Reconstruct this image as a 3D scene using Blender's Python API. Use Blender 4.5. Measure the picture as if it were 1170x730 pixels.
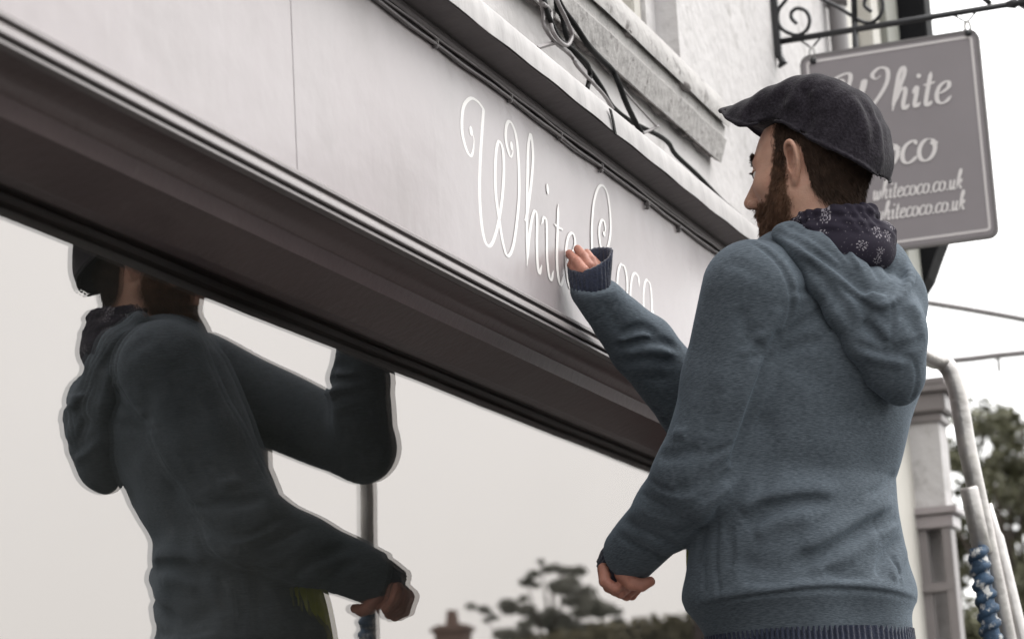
import bpy, math, random
import numpy as np
from math import radians, sin, cos, pi
random.seed(4); RNG = np.random.default_rng(7)
scene = bpy.context.scene
for o in list(bpy.data.objects): bpy.data.objects.remove(o)

# ------------------------------------------------------------------ camera
YAW, PITCH, ROLL, FOC = radians(19.3905), radians(11.7330), radians(-3.2997), 2811.8   # FOC in pixels of a 1170 wide photograph
_F = np.array([cos(PITCH)*cos(YAW), cos(PITCH)*sin(YAW), sin(PITCH)])
_r = np.array([sin(YAW), -cos(YAW), 0.0]); _u = np.cross(_r, _F)
RT = cos(ROLL)*_r + sin(ROLL)*_u; UP = -sin(ROLL)*_r + cos(ROLL)*_u
CAM = np.array([0, 0, 1.5])
cd = bpy.data.cameras.new('camera'); cam = bpy.data.objects.new('camera', cd)
scene.collection.objects.link(cam); scene.camera = cam
from mathutils import Matrix, Vector
cam.matrix_world = Matrix([[RT[i], UP[i], -_F[i], CAM[i]] for i in range(3)] + [[0, 0, 0, 1]])
cd.sensor_width = 36; cd.lens = FOC/1170*36; cd.clip_start = .05; cd.clip_end = 2000
cd.dof.use_dof = True; cd.dof.focus_distance = 4.05; cd.dof.aperture_fstop = 6.3

# ------------------------------------------------------------------ world, sun, exposure
SUN_EL, SUN_AZ = radians(50), radians(-50)       # azimuth from +X (along the street) towards +Y (into the shop)
w = bpy.data.worlds.new('World'); scene.world = w; w.use_nodes = True
nt = w.node_tree; nt.nodes.clear()
def wn(t, **k):
    n = nt.nodes.new(t)
    for a, b in k.items(): setattr(n, a, b)
    return n
wo = wn('ShaderNodeOutputWorld'); bgs = wn('ShaderNodeBackground'); bgc = wn('ShaderNodeBackground'); add = wn('ShaderNodeAddShader')
sky = wn('ShaderNodeTexSky', sky_type='NISHITA'); sky.sun_disc = False; sky.sun_elevation = SUN_EL
sky.sun_rotation = pi/2 - SUN_AZ
sky.air_density = 1.0; sky.dust_density = 4
hs = wn('ShaderNodeHueSaturation'); hs.inputs['Saturation'].default_value = .3
nt.links.new(sky.outputs[0], hs.inputs['Color']); nt.links.new(hs.outputs[0], bgs.inputs[0]); bgs.inputs[1].default_value = .05
# the overcast layer: even bright cloud, brighter overhead, with a slow mottling
tc = wn('ShaderNodeTexCoord'); sx = wn('ShaderNodeSeparateXYZ'); nt.links.new(tc.outputs['Generated'], sx.inputs[0])
cr = wn('ShaderNodeValToRGB'); nt.links.new(sx.outputs[2], cr.inputs[0])
cr.color_ramp.elements[0].position = 0; cr.color_ramp.elements[0].color = (.50, .497, .49, 1)
em = cr.color_ramp.elements.new(.30); em.color = (.60, .597, .59, 1)
cr.color_ramp.elements[2].position = .9; cr.color_ramp.elements[2].color = (1, 1, 1, 1)
nz = wn('ShaderNodeTexNoise'); nz.inputs['Scale'].default_value = 2.2; nz.inputs['Detail'].default_value = 4; nt.links.new(tc.outputs['Generated'], nz.inputs['Vector'])
mr = wn('ShaderNodeMapRange'); mr.inputs['To Min'].default_value = .86; mr.inputs['To Max'].default_value = 1.12; nt.links.new(nz.outputs[0], mr.inputs[0])
mm = wn('ShaderNodeVectorMath', operation='SCALE'); nt.links.new(cr.outputs[0], mm.inputs[0]); nt.links.new(mr.outputs[0], mm.inputs['Scale'])
mx_ = wn('ShaderNodeMath', operation='MULTIPLY_ADD'); mx_.inputs[1].default_value = .20; mx_.inputs[2].default_value = .93; nt.links.new(sx.outputs[0], mx_.inputs[0])
m2_ = wn('ShaderNodeVectorMath', operation='SCALE'); nt.links.new(mm.outputs[0], m2_.inputs[0]); nt.links.new(mx_.outputs[0], m2_.inputs['Scale'])
nt.links.new(m2_.outputs[0], bgc.inputs[0]); bgc.inputs[1].default_value = 3.45
nt.links.new(bgs.outputs[0], add.inputs[0]); nt.links.new(bgc.outputs[0], add.inputs[1]); nt.links.new(add.outputs[0], wo.inputs[0])
sl = bpy.data.lights.new('sun', 'SUN'); sl.energy = 1.4; sl.angle = radians(22); sl.color = (1, .97, .93)
so = bpy.data.objects.new('sun', sl); scene.collection.objects.link(so)
sd = Vector((cos(SUN_EL)*cos(SUN_AZ), cos(SUN_EL)*sin(SUN_AZ), sin(SUN_EL)))
so.rotation_euler = sd.to_track_quat('Z', 'Y').to_euler(); so.location = sd*30
vs = scene.view_settings; vs.view_transform = 'Standard'; vs.look = 'None'; vs.exposure = 0; vs.gamma = 1; vs.use_curve_mapping = False
scene.render.engine = 'CYCLES'

# ------------------------------------------------------------------ helpers: rays of the surveyed photograph -> points on real planes
def ray(x, y): return _F + RT*(x-585)/FOC - UP*(y-365)/FOC
def atY(x, y, Y): d = ray(x, y); return CAM + d*(Y/d[1])
def atX(x, y, X): d = ray(x, y); return CAM + d*(X/d[0])
def atD(x, y, D): return CAM + ray(x, y)*D
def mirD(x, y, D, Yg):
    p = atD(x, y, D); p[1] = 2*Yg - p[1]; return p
H = 1.5

def wmat(o):
    return wmat(o.parent) @ o.matrix_parent_inverse @ o.matrix_basis if o.parent else o.matrix_basis.copy()
def link(o, parent=None):
    scene.collection.objects.link(o)
    if parent is not None:
        o.parent = parent; o.matrix_parent_inverse = wmat(parent).inverted()
    return o
def tag(o, label=None, cat=None, group=None, kind=None):
    for k, v in (('label', label), ('category', cat), ('group', group), ('kind', kind)):
        if v: o[k] = v
    return o
def empty(name, loc, label=None, cat=None, group=None, parent=None):
    o = bpy.data.objects.new(name, None); o.location = loc; o.empty_display_size = .1
    link(o, parent)
    return tag(o, label, cat, group)
def mesh(name, V, Fc, mat, parent=None, smooth=True, attrs=None):
    V = np.asarray(V, dtype=np.float64).reshape(-1, 3)
    me = bpy.data.meshes.new(name)
    if isinstance(Fc, np.ndarray):
        n = Fc.shape[1]; me.vertices.add(len(V)); me.vertices.foreach_set('co', V.ravel())
        me.loops.add(Fc.size); me.loops.foreach_set('vertex_index', Fc.ravel().astype(np.int32))
        me.polygons.add(len(Fc)); me.polygons.foreach_set('loop_start', np.arange(0, Fc.size, n, dtype=np.int32))
        me.polygons.foreach_set('loop_total', np.full(len(Fc), n, dtype=np.int32))
        me.update(calc_edges=True)
    else:
        me.from_pydata([tuple(v) for v in V], [], [tuple(f) for f in Fc])
    me.validate()
    if smooth: me.polygons.foreach_set('use_smooth', [True]*len(me.polygons))
    if attrs:
        for k, a in attrs.items():
            at = me.attributes.new(k, 'FLOAT_VECTOR', 'POINT'); at.data.foreach_set('vector', np.asarray(a, dtype=np.float32).ravel())
    me.materials.append(mat)
    o = bpy.data.objects.new(name, me)
    return link(o, parent)

class MB:
    """collects shapes for ONE mesh"""
    def __init__(s): s.V = []; s.F = []
    def add(s, V, Fc):
        b = len(s.V); s.V += [tuple(v) for v in V]; s.F += [tuple(i+b for i in f) for f in Fc]; return s
    def box(s, lo, hi, bev=0.0):
        x0, y0, z0 = lo; x1, y1, z1 = hi
        if bev <= 0:
            V = [(x0,y0,z0),(x1,y0,z0),(x1,y1,z0),(x0,y1,z0),(x0,y0,z1),(x1,y0,z1),(x1,y1,z1),(x0,y1,z1)]
            return s.add(V, [(0,3,2,1),(4,5,6,7),(0,1,5,4),(1,2,6,5),(2,3,7,6),(3,0,4,7)])
        import bmesh
        bm = bmesh.new(); bmesh.ops.create_cube(bm, size=1)
        for v in bm.verts: v.co = Vector(((x0+x1)/2+v.co.x*(x1-x0), (y0+y1)/2+v.co.y*(y1-y0), (z0+z1)/2+v.co.z*(z1-z0)))
        bmesh.ops.bevel(bm, geom=bm.edges[:], offset=bev, segments=2, affect='EDGES')
        bm.verts.index_update(); V = [v.co[:] for v in bm.verts]; Fc = [[v.index for v in f.verts] for f in bm.faces]; bm.free()
        return s.add(V, Fc)
    def tube(s, pts, r, n=10, cap=True):
        pts = [np.array(p, float) for p in pts]; N = len(pts)
        rs = r if hasattr(r, '__len__') else [r]*N
        t0 = pts[1]-pts[0]; a = np.array([0, 0, 1.0]) if abs(t0[2]) < .9*np.linalg.norm(t0) else np.array([1.0, 0, 0])
        nrm = np.cross(t0, a); nrm /= np.linalg.norm(nrm); V = []; Fc = []
        for i in range(N):
            t = pts[min(i+1, N-1)]-pts[max(i-1, 0)]; t /= np.linalg.norm(t)+1e-12
            nrm = nrm - t*(nrm@t); nrm /= np.linalg.norm(nrm)+1e-12; b = np.cross(t, nrm)
            for k in range(n):
                q = 2*pi*k/n; V.append(pts[i]+rs[i]*(cos(q)*nrm+sin(q)*b))
        for i in range(N-1):
            for k in range(n):
                Fc.append((i*n+k, i*n+(k+1) % n, (i+1)*n+(k+1) % n, (i+1)*n+k))
        if cap: Fc.append(tuple(range(n))[::-1]); Fc.append(tuple((N-1)*n+k for k in range(n)))
        return s.add(V, Fc)
    def sweepX(s, prof, x0, x1, step=None, wob=0.0, closed=True):
        """profile of (y,z) swept along X between x0 and x1"""
        nx = 2 if not step else max(2, int((x1-x0)/step)+1); xs = np.linspace(x0, x1, nx); n = len(prof); V = []; Fc = []
        for i, x in enumerate(xs):
            for (y, z) in prof:
                d = wob*(sin(x*5.3+y*9)+.6*sin(x*13.1+z*7)+.4*sin(x*31+y*50+z*40)) if wob else 0
                V.append((x, y+d, z+d*.7))
        m = n if closed else n-1
        for i in range(nx-1):
            for k in range(m):
                Fc.append((i*n+k, (i+1)*n+k, (i+1)*n+(k+1) % n, i*n+(k+1) % n))
        if closed: Fc.append(tuple(range(n))); Fc.append(tuple((nx-1)*n+k for k in range(n))[::-1])
        return s.add(V, Fc)
    def build(s, name, mat, parent=None, smooth=False, auto=None):
        o = mesh(name, s.V, s.F, mat, parent, smooth=smooth)
        import bmesh
        bm = bmesh.new(); bm.from_mesh(o.data); bmesh.ops.recalc_face_normals(bm, faces=bm.faces[:])
        if auto is not None:
            for f in bm.faces: f.smooth = True
            for e in bm.edges:
                if len(e.link_faces) == 2 and e.calc_face_angle(0) > auto: e.smooth = False
        bm.to_mesh(o.data); bm.free()
        return o

def crom(P, n=8, closed=False):
    P = np.array(P, float); N = len(P); out = []
    rng = range(N) if closed else range(N-1)
    for i in rng:
        if closed: p0, p1, p2, p3 = P[(i-1) % N], P[i], P[(i+1) % N], P[(i+2) % N]
        else: p0, p1, p2, p3 = P[max(i-1, 0)], P[i], P[i+1], P[min(i+2, N-1)]
        for k in range(n):
            t = k/n
            out.append(.5*((2*p1)+(-p0+p2)*t+(2*p0-5*p1+4*p2-p3)*t*t+(-p0+3*p1-3*p2+p3)*t**3))
    if not closed: out.append(P[-1])
    return np.array(out)

# ------------------------------------------------------------------ materials
def M(name, col, rough=.6, spec=.5, metal=0, var=.12, vscale=6, bump=0, bscale=40, sheen=0, col2=None, c2scale=3, c2lo=.5, c2hi=.7, stretch=(1, 1, 1), bdetail=6, rvar=0, coat=0, sss=0):
    m = bpy.data.materials.new(name); m.use_nodes = True; t = m.node_tree; B = t.nodes['Principled BSDF']
    def N(ty, **k):
        n = t.nodes.new(ty)
        for a, b in k.items(): setattr(n, a, b)
        return n
    tc = N('ShaderNodeTexCoord'); mp = N('ShaderNodeMapping'); mp.inputs['Scale'].default_value = stretch
    t.links.new(tc.outputs['Object'], mp.inputs[0])
    nz = N('ShaderNodeTexNoise'); nz.inputs['Scale'].default_value = vscale; nz.inputs['Detail'].default_value = 6; t.links.new(mp.outputs[0], nz.inputs['Vector'])
    mr = N('ShaderNodeMapRange'); mr.inputs['From Min'].default_value = .25; mr.inputs['From Max'].default_value = .75
    mr.inputs['To Min'].default_value = 1-var; mr.inputs['To Max'].default_value = 1+var; t.links.new(nz.outputs[0], mr.inputs[0])
    sc = N('ShaderNodeVectorMath', operation='SCALE'); sc.inputs[0].default_value = col; t.links.new(mr.outputs[0], sc.inputs['Scale'])
    out = sc.outputs[0]
    if col2 is not None:
        n2 = N('ShaderNodeTexNoise'); n2.inputs['Scale'].default_value = c2scale; n2.inputs['Detail'].default_value = 8; n2.inputs['Roughness'].default_value = .65
        t.links.new(mp.outputs[0], n2.inputs['Vector'])
        r2 = N('ShaderNodeMapRange'); r2.inputs['From Min'].default_value = c2lo; r2.inputs['From Max'].default_value = c2hi; t.links.new(n2.outputs[0], r2.inputs[0])
        mx = N('ShaderNodeMix', data_type='RGBA'); mx.inputs[7].default_value = (*col2, 1)
        t.links.new(r2.outputs[0], mx.inputs[0]); t.links.new(out, mx.inputs[6]); out = mx.outputs[2]
    t.links.new(out, B.inputs['Base Color'])
    B.inputs['Roughness'].default_value = rough; B.inputs['Specular IOR Level'].default_value = spec; B.inputs['Metallic'].default_value = metal
    if rvar:
        rr = N('ShaderNodeMapRange'); rr.inputs['To Min'].default_value = rough-rvar; rr.inputs['To Max'].default_value = rough+rvar
        t.links.new(nz.outputs[0], rr.inputs[0]); t.links.new(rr.outputs[0], B.inputs['Roughness'])
    if sheen: B.inputs['Sheen Weight'].default_value = sheen; B.inputs['Sheen Roughness'].default_value = .5
    if coat: B.inputs['Coat Weight'].default_value = coat; B.inputs['Coat Roughness'].default_value = .15
    if sss: B.inputs['Subsurface Weight'].default_value = sss; B.inputs['Subsurface Radius'].default_value = (.01, .004, .002); B.inputs['Subsurface Scale'].default_value = 1
    if bump:
        nb = N('ShaderNodeTexNoise'); nb.inputs['Scale'].default_value = bscale; nb.inputs['Detail'].default_value = bdetail; t.links.new(mp.outputs[0], nb.inputs['Vector'])
        bp = N('ShaderNodeBump'); bp.inputs['Distance'].default_value = bump; bp.inputs['Strength'].default_value = 1
        t.links.new(nb.outputs[0], bp.inputs['Height']); t.links.new(bp.outputs[0], B.inputs['Normal'])
    m['_n'] = 1
    return m
mat = {}
mat['fascia'] = M('fascia_paint', (.305, .272, .276), rough=.34, spec=.6, var=.05, vscale=3, bump=.0018, bscale=14, bdetail=4, rvar=.12, col2=(.25, .225, .222), c2scale=4, c2lo=.5, c2hi=.8)
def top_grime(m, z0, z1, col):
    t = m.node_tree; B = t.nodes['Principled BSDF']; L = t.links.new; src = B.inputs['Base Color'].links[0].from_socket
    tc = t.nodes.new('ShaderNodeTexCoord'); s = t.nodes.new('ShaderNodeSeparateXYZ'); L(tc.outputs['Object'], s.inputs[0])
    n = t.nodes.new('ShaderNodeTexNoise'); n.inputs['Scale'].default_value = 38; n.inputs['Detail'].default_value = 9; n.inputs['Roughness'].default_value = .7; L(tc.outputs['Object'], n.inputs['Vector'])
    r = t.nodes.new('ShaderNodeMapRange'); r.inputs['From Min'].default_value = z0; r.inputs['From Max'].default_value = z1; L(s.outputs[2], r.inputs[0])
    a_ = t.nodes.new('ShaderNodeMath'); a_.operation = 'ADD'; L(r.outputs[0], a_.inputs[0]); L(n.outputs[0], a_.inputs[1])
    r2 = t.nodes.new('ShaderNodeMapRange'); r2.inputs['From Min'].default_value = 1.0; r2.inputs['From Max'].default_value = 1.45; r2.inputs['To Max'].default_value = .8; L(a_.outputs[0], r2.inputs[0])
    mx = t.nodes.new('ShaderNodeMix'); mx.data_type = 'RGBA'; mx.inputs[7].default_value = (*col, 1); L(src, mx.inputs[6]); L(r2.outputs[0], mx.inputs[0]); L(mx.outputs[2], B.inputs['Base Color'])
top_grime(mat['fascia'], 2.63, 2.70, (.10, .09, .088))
mat['bead'] = M('bead_paint', (.20, .18, .178), rough=.42, spec=.5, var=.10, vscale=9, bump=.0008, bscale=60, rvar=.08)
mat['mould'] = M('shaded_moulding_paint', (.098, .068, .068), col2=(.15, .12, .115), c2scale=14, c2lo=.62, c2hi=.75, rough=.32, spec=.55, var=.10, vscale=9, bump=.0008, bscale=60, rvar=.08)  # the fascia's paint made darker: the downward-facing soffit's shade is in the colour
mat['cornice'] = M('cornice_paint', (.10, .088, .088), rough=.5, var=.15, vscale=14, bump=.002, bscale=40)
mat['ledge'] = M('lead_flashing', (.33, .315, .31), rough=.6, var=.2, vscale=18, bump=.002, bscale=60, stretch=(1, 1, .25), col2=(.2, .19, .185), c2scale=26, c2lo=.55, c2hi=.85)
mat['white'] = M('white_render', (.50, .482, .478), rough=.85, var=.08, vscale=5, bump=.006, bscale=24, bdetail=9, col2=(.30, .285, .275), c2scale=9, c2lo=.56, c2hi=.75)
mat['stone'] = M('painted_sill', (.37, .355, .345), rough=.85, var=.1, vscale=14, bump=.006, bscale=45, col2=(.10, .09, .085), c2scale=24, c2lo=.56, c2hi=.70)
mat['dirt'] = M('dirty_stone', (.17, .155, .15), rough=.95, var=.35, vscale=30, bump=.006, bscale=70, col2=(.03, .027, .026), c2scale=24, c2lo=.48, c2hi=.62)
mat['letter'] = M('letter_paint', (.72, .70, .68), rough=.4, var=.03)
mat['cable'] = M('black_cable', (.008, .008, .008), rough=.7, spec=.15, var=.2, vscale=50)
mat['gcable'] = M('painted_cable', (.16, .145, .145), rough=.45, var=.2, vscale=50)
mat['iron'] = M('black_iron', (.014, .014, .016), rough=.45, spec=.5, var=.2, vscale=60, bump=.0006, bscale=120)
mat['sign'] = M('sign_paint', (.215, .195, .203), rough=.45, var=.06, vscale=5)
mat['signedge'] = M('sign_edge_paint', (.14, .13, .13), rough=.5)
mat['signline'] = M('sign_line_paint', (.52, .49, .485), rough=.5, var=.05)
mat['signtext'] = M('sign_letter_paint', (.62, .59, .58), rough=.5, var=.05)
mat['hook'] = M('galvanised', (.5, .49, .48), rough=.4, metal=.3)
mat['cream'] = M('cream_paint', (.46, .44, .40), rough=.6, var=.06)
mat['greenp'] = M('sage_paint', (.20, .20, .175), rough=.6)
mat['blackp'] = M('black_gloss', (.006, .006, .007), rough=.8, spec=.2, var=.2, bump=.002, bscale=20)
mat['alu'] = M('aluminium', (.46, .44, .425), rough=.36, metal=.85, var=.18, vscale=30, bump=.0012, bscale=60, col2=(.50, .48, .45), c2scale=30, c2lo=.56, c2hi=.66, rvar=.12)
mat['blue'] = M('blue_wrap', (.018, .045, .085), rough=.75, var=.5, vscale=60, col2=(.40, .40, .39), c2scale=38, c2lo=.53, c2hi=.60, bump=.002, bscale=80)
mat['skin'] = M('skin', (.40, .235, .17), rough=.55, spec=.35, var=.12, vscale=45, bump=.0009, bscale=320, sss=.10, col2=(.36, .165, .115), c2scale=26, c2lo=.45, c2hi=.8)
mat['handskin'] = M('hand_skin', (.40, .185, .135), rough=.55, spec=.35, col2=(.28, .10, .07), c2scale=60, c2lo=.5, c2hi=.8, var=.12, vscale=50, bump=.0006, bscale=260, sss=.1)
mat['nail'] = M('fingernail', (.55, .32, .26), rough=.3)
mat['hair'] = M('brown_hair', (.050, .031, .022), rough=.65, var=.5, vscale=90, spec=.15)
mat['beard'] = M('auburn_beard', (.105, .056, .034), rough=.6, var=.6, vscale=60, spec=.2)
mat['eye'] = M('eye_white', (.6, .57, .54), rough=.15)
mat['wool'] = M('felt_wool', (.014, .0118, .0155), rough=1, spec=.1, var=.3, vscale=140, bump=.0014, bscale=240, sheen=.10, col2=(.032, .028, .035), c2scale=210, c2lo=.45, c2hi=.72)
mat['woolrim'] = M('felt_rim', (.05, .044, .042), rough=.9, var=.2, vscale=150, bump=.0008, bscale=300, sheen=.3)
mat['knit'] = M('navy_knit', (.013, .017, .035), rough=.95, var=.4, vscale=180, bump=.002, bscale=260, sheen=.2)
mat['trouser'] = M('dark_denim', (.015, .019, .03), rough=.9, var=.2, vscale=60, bump=.001, bscale=300)
mat['shoe'] = M('brown_leather', (.05, .03, .02), rough=.5)
mat['yellow'] = M('yellow_cloth', (.42, .47, .02), rough=.8, var=.12, vscale=18, sheen=.2)
mat['asphalt'] = M('asphalt', (.035, .035, .037), rough=.9, var=.2, vscale=3, bump=.004, bscale=90)
mat['paving'] = M('paving', (.06, .058, .056), rough=.9, var=.15, vscale=2, bump=.003, bscale=60)
mat['kerb'] = M('kerb_stone', (.25, .245, .24), rough=.9)
mat['earth'] = M('earth', (.05, .055, .035), rough=1, var=.3, vscale=.5)
mat['brick'] = M('brown_brick', (.20, .14, .12), rough=.9, var=.25, vscale=3)
mat['roof'] = M('mossy_tiles', (.085, .075, .045), rough=.95, var=.25, vscale=2, bump=.02, bscale=6)
mat['leafA'] = M('dark_leaves', (.085, .083, .045), rough=.7, var=.4, vscale=.9)
mat['leafB'] = M('hazed_pine_needles', (.22, .22, .19), rough=.8, var=.3, vscale=.6)  # needles paled, so the haze over the mirrored tree sits in their colour
mat['leafC'] = M('hedge_leaves', (.15, .135, .085), rough=.8, var=.3, vscale=.6)
mat['bark'] = M('bark', (.07, .055, .045), rough=.95, var=.2)
mat['interior'] = M('shop_interior', (.03, .03, .03), rough=.9)

def hoodie_mat():
    m = bpy.data.materials.new('heather_jersey'); m.use_nodes = True; t = m.node_tree; B = t.nodes['Principled BSDF']; L = t.links.new
    tc = t.nodes.new('ShaderNodeTexCoord')
    mp = t.nodes.new('ShaderNodeMapping'); mp.inputs['Scale'].default_value = (110, 110, 820); L(tc.outputs['Object'], mp.inputs[0])
    n1 = t.nodes.new('ShaderNodeTexNoise'); n1.inputs['Scale'].default_value = 1; n1.inputs['Detail'].default_value = 4; L(mp.outputs[0], n1.inputs['Vector'])
    n2 = t.nodes.new('ShaderNodeTexNoise'); n2.inputs['Scale'].default_value = 4; n2.inputs['Detail'].default_value = 3; L(tc.outputs['Object'], n2.inputs['Vector'])
    rp = t.nodes.new('ShaderNodeValToRGB'); L(n1.outputs[0], rp.inputs[0])
    e = rp.color_ramp.elements; e[0].position = .25; e[0].color = (.038, .046, .055, 1); e[1].position = .78; e[1].color = (.116, .137, .158, 1)
    mr = t.nodes.new('ShaderNodeMapRange'); mr.inputs['To Min'].default_value = .85; mr.inputs['To Max'].default_value = 1.15; L(n2.outputs[0], mr.inputs[0])
    sc = t.nodes.new('ShaderNodeVectorMath'); sc.operation = 'SCALE'; L(rp.outputs[0], sc.inputs[0]); L(mr.outputs[0], sc.inputs['Scale'])
    L(sc.outputs[0], B.inputs['Base Color']); B.inputs['Roughness'].default_value = .95; B.inputs['Specular IOR Level'].default_value = .15
    B.inputs['Sheen Weight'].default_value = .18; B.inputs['Sheen Roughness'].default_value = .5; B.inputs['Sheen Tint'].default_value = (.6, .75, .9, 1)
    n3 = t.nodes.new('ShaderNodeTexNoise'); n3.inputs['Scale'].default_value = 38; n3.inputs['Detail'].default_value = 3; L(tc.outputs['Object'], n3.inputs['Vector'])
    b1 = t.nodes.new('ShaderNodeBump'); b1.inputs['Distance'].default_value = .0012; L(n3.outputs[0], b1.inputs['Height'])
    b2 = t.nodes.new('ShaderNodeBump'); b2.inputs['Distance'].default_value = .0007; L(n1.outputs[0], b2.inputs['Height']); L(b1.outputs[0], b2.inputs['Normal'])
    L(b2.outputs[0], B.inputs['Normal']); return m
mat['hoodie'] = hoodie_mat()

def scarf_mat():
    m = bpy.data.materials.new('patterned_scarf'); m.use_nodes = True; t = m.node_tree; B = t.nodes['Principled BSDF']; L = t.links.new
    at = t.nodes.new('ShaderNodeAttribute'); at.attribute_name = 'wrap'
    vo = t.nodes.new('ShaderNodeTexVoronoi'); vo.voronoi_dimensions = '2D'; vo.inputs['Scale'].default_value = 37; vo.inputs['Randomness'].default_value = .8
    L(at.outputs['Vector'], vo.inputs['Vector'])
    d = t.nodes.new('ShaderNodeVectorMath'); d.operation = 'SUBTRACT'; L(at.outputs['Vector'], d.inputs[0]); L(vo.outputs['Position'], d.inputs[1])
    s = t.nodes.new('ShaderNodeSeparateXYZ'); L(d.outputs[0], s.inputs[0])
    def mth(op, a, b=None, v=None):
        n = t.nodes.new('ShaderNodeMath'); n.operation = op
        if a is not None: L(a, n.inputs[0])
        if b is not None: L(b, n.inputs[1])
        if v is not None: n.inputs[1].default_value = v
        return n.outputs[0]
    ang = mth('ARCTAN2', s.outputs[1], s.outputs[0]); r = vo.outputs['Distance']
    pet = mth('ABSOLUTE', mth('COSINE', mth('MULTIPLY', ang, v=4.5)))
    rad = mth('ADD', mth('MULTIPLY', pet, v=.16), v=.20)
    inside = mth('LESS_THAN', r, rad); notc = mth('GREATER_THAN', r, v=.10); gap = mth('GREATER_THAN', pet, v=.42)
    core = mth('LESS_THAN', r, v=.06)
    fl = mth('MAXIMUM', mth('MULTIPLY', mth('MULTIPLY', inside, notc), gap), core)
    sp = t.nodes.new('ShaderNodeSeparateXYZ'); L(vo.outputs['Color'], sp.inputs[0])
    keep = mth('GREATER_THAN', sp.outputs[0], v=.45)
    n1 = t.nodes.new('ShaderNodeTexNoise'); n1.inputs['Scale'].default_value = 300; L(at.outputs['Vector'], n1.inputs['Vector'])
    fac = mth('MULTIPLY', mth('MULTIPLY', fl, keep), mth('GREATER_THAN', n1.outputs[0], v=.50))
    v2 = t.nodes.new('ShaderNodeTexVoronoi'); v2.voronoi_dimensions = '2D'; v2.inputs['Scale'].default_value = 150; L(at.outputs['Vector'], v2.inputs['Vector'])
    dots = mth('MULTIPLY', mth('LESS_THAN', v2.outputs['Distance'], v=.2), mth('GREATER_THAN', n1.outputs[0], v=.6))
    fac = mth('MAXIMUM', fac, mth('MULTIPLY', dots, v=.5))
    mx = t.nodes.new('ShaderNodeMix'); mx.data_type = 'RGBA'; mx.inputs[6].default_value = (.016, .013, .022, 1); mx.inputs[7].default_value = (.20, .185, .205, 1)
    L(fac, mx.inputs[0]); L(mx.outputs[2], B.inputs['Base Color']); B.inputs['Roughness'].default_value = .9; B.inputs['Specular IOR Level'].default_value = .2
    return m
mat['scarf'] = scarf_mat()

def glass_mat(name, refl, opaque, tint):
    m = bpy.data.materials.new(name); m.use_nodes = True; t = m.node_tree; t.nodes.clear(); L = t.links.new
    out = t.nodes.new('ShaderNodeOutputMaterial'); g = t.nodes.new('ShaderNodeBsdfGlossy'); g.inputs['Roughness'].default_value = 0; g.inputs['Color'].default_value = (*tint, 1)
    base = t.nodes.new('ShaderNodeBsdfDiffuse' if opaque else 'ShaderNodeBsdfTransparent')
    base.inputs['Color'].default_value = (.006, .007, .006, 1) if opaque else (.98, .97, .96, 1)
    mx = t.nodes.new('ShaderNodeMixShader'); L(base.outputs[0], mx.inputs[1]); L(g.outputs[0], mx.inputs[2])
    lw = t.nodes.new('ShaderNodeLayerWeight'); lw.inputs[0].default_value = .5
    mr = t.nodes.new('ShaderNodeMapRange'); mr.inputs['To Min'].default_value = refl*.85; mr.inputs['To Max'].default_value = min(1, refl*1.15); L(lw.outputs['Facing'], mr.inputs[0]); L(mr.outputs[0], mx.inputs[0])
    last = mx.outputs[0]
    if not opaque:      # dust and dried water marks on the outer face
        tc = t.nodes.new('ShaderNodeTexCoord'); n = t.nodes.new('ShaderNodeTexNoise'); n.inputs['Scale'].default_value = 70; n.inputs['Detail'].default_value = 3; L(tc.outputs['Object'], n.inputs['Vector'])
        n2 = t.nodes.new('ShaderNodeTexNoise'); n2.inputs['Scale'].default_value = 3; n2.inputs['Detail'].default_value = 5; L(tc.outputs['Object'], n2.inputs['Vector'])
        r1 = t.nodes.new('ShaderNodeMapRange'); r1.inputs['From Min'].default_value = .56; r1.inputs['From Max'].default_value = .78; r1.inputs['To Max'].default_value = .012; L(n.outputs[0], r1.inputs[0])
        r2 = t.nodes.new('ShaderNodeMapRange'); r2.inputs['From Min'].default_value = .35; r2.inputs['From Max'].default_value = .8; r2.inputs['To Max'].default_value = .018; L(n2.outputs[0], r2.inputs[0])
        a = t.nodes.new('ShaderNodeMath'); a.operation = 'ADD'; L(r1.outputs[0], a.inputs[0]); L(r2.outputs[0], a.inputs[1])
        df = t.nodes.new('ShaderNodeBsdfDiffuse'); df.inputs['Color'].default_value = (.5, .49, .48, 1)
        m2 = t.nodes.new('ShaderNodeMixShader'); L(a.outputs[0], m2.inputs[0]); L(last, m2.inputs[1]); L(df.outputs[0], m2.inputs[2]); last = m2.outputs[0]
    L(last, out.inputs[0]); return m
mat['glass_out'] = glass_mat('window_glass', .17, False, (1.0, .965, .945))
mat['glass_in'] = glass_mat('window_glass_inner', .19, True, (1.0, .955, .93))
# ================================================================== THE SETTING
g = MB(); g.add([(-300,-400,-.012),(400,-400,-.012),(400,300,-.012),(-300,300,-.012)], [(0,1,2,3)])
tag(g.build('ground', mat['earth']), kind='structure')
g = MB(); g.add([(-80,-9,-.004),(200,-9,-.004),(200,-1.2,-.004),(-80,-1.2,-.004)], [(0,1,2,3)])
tag(g.build('road', mat['asphalt']), kind='structure')
g = MB(); g.box((-80,-1.05,-.1),(200,1.36,.12)); tag(g.build('pavement', mat['paving']), kind='structure')
g = MB(); g.box((-80,-1.2,-.1),(200,-1.052,.124),.01); tag(g.build('kerb', mat['kerb']), kind='structure')

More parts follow.
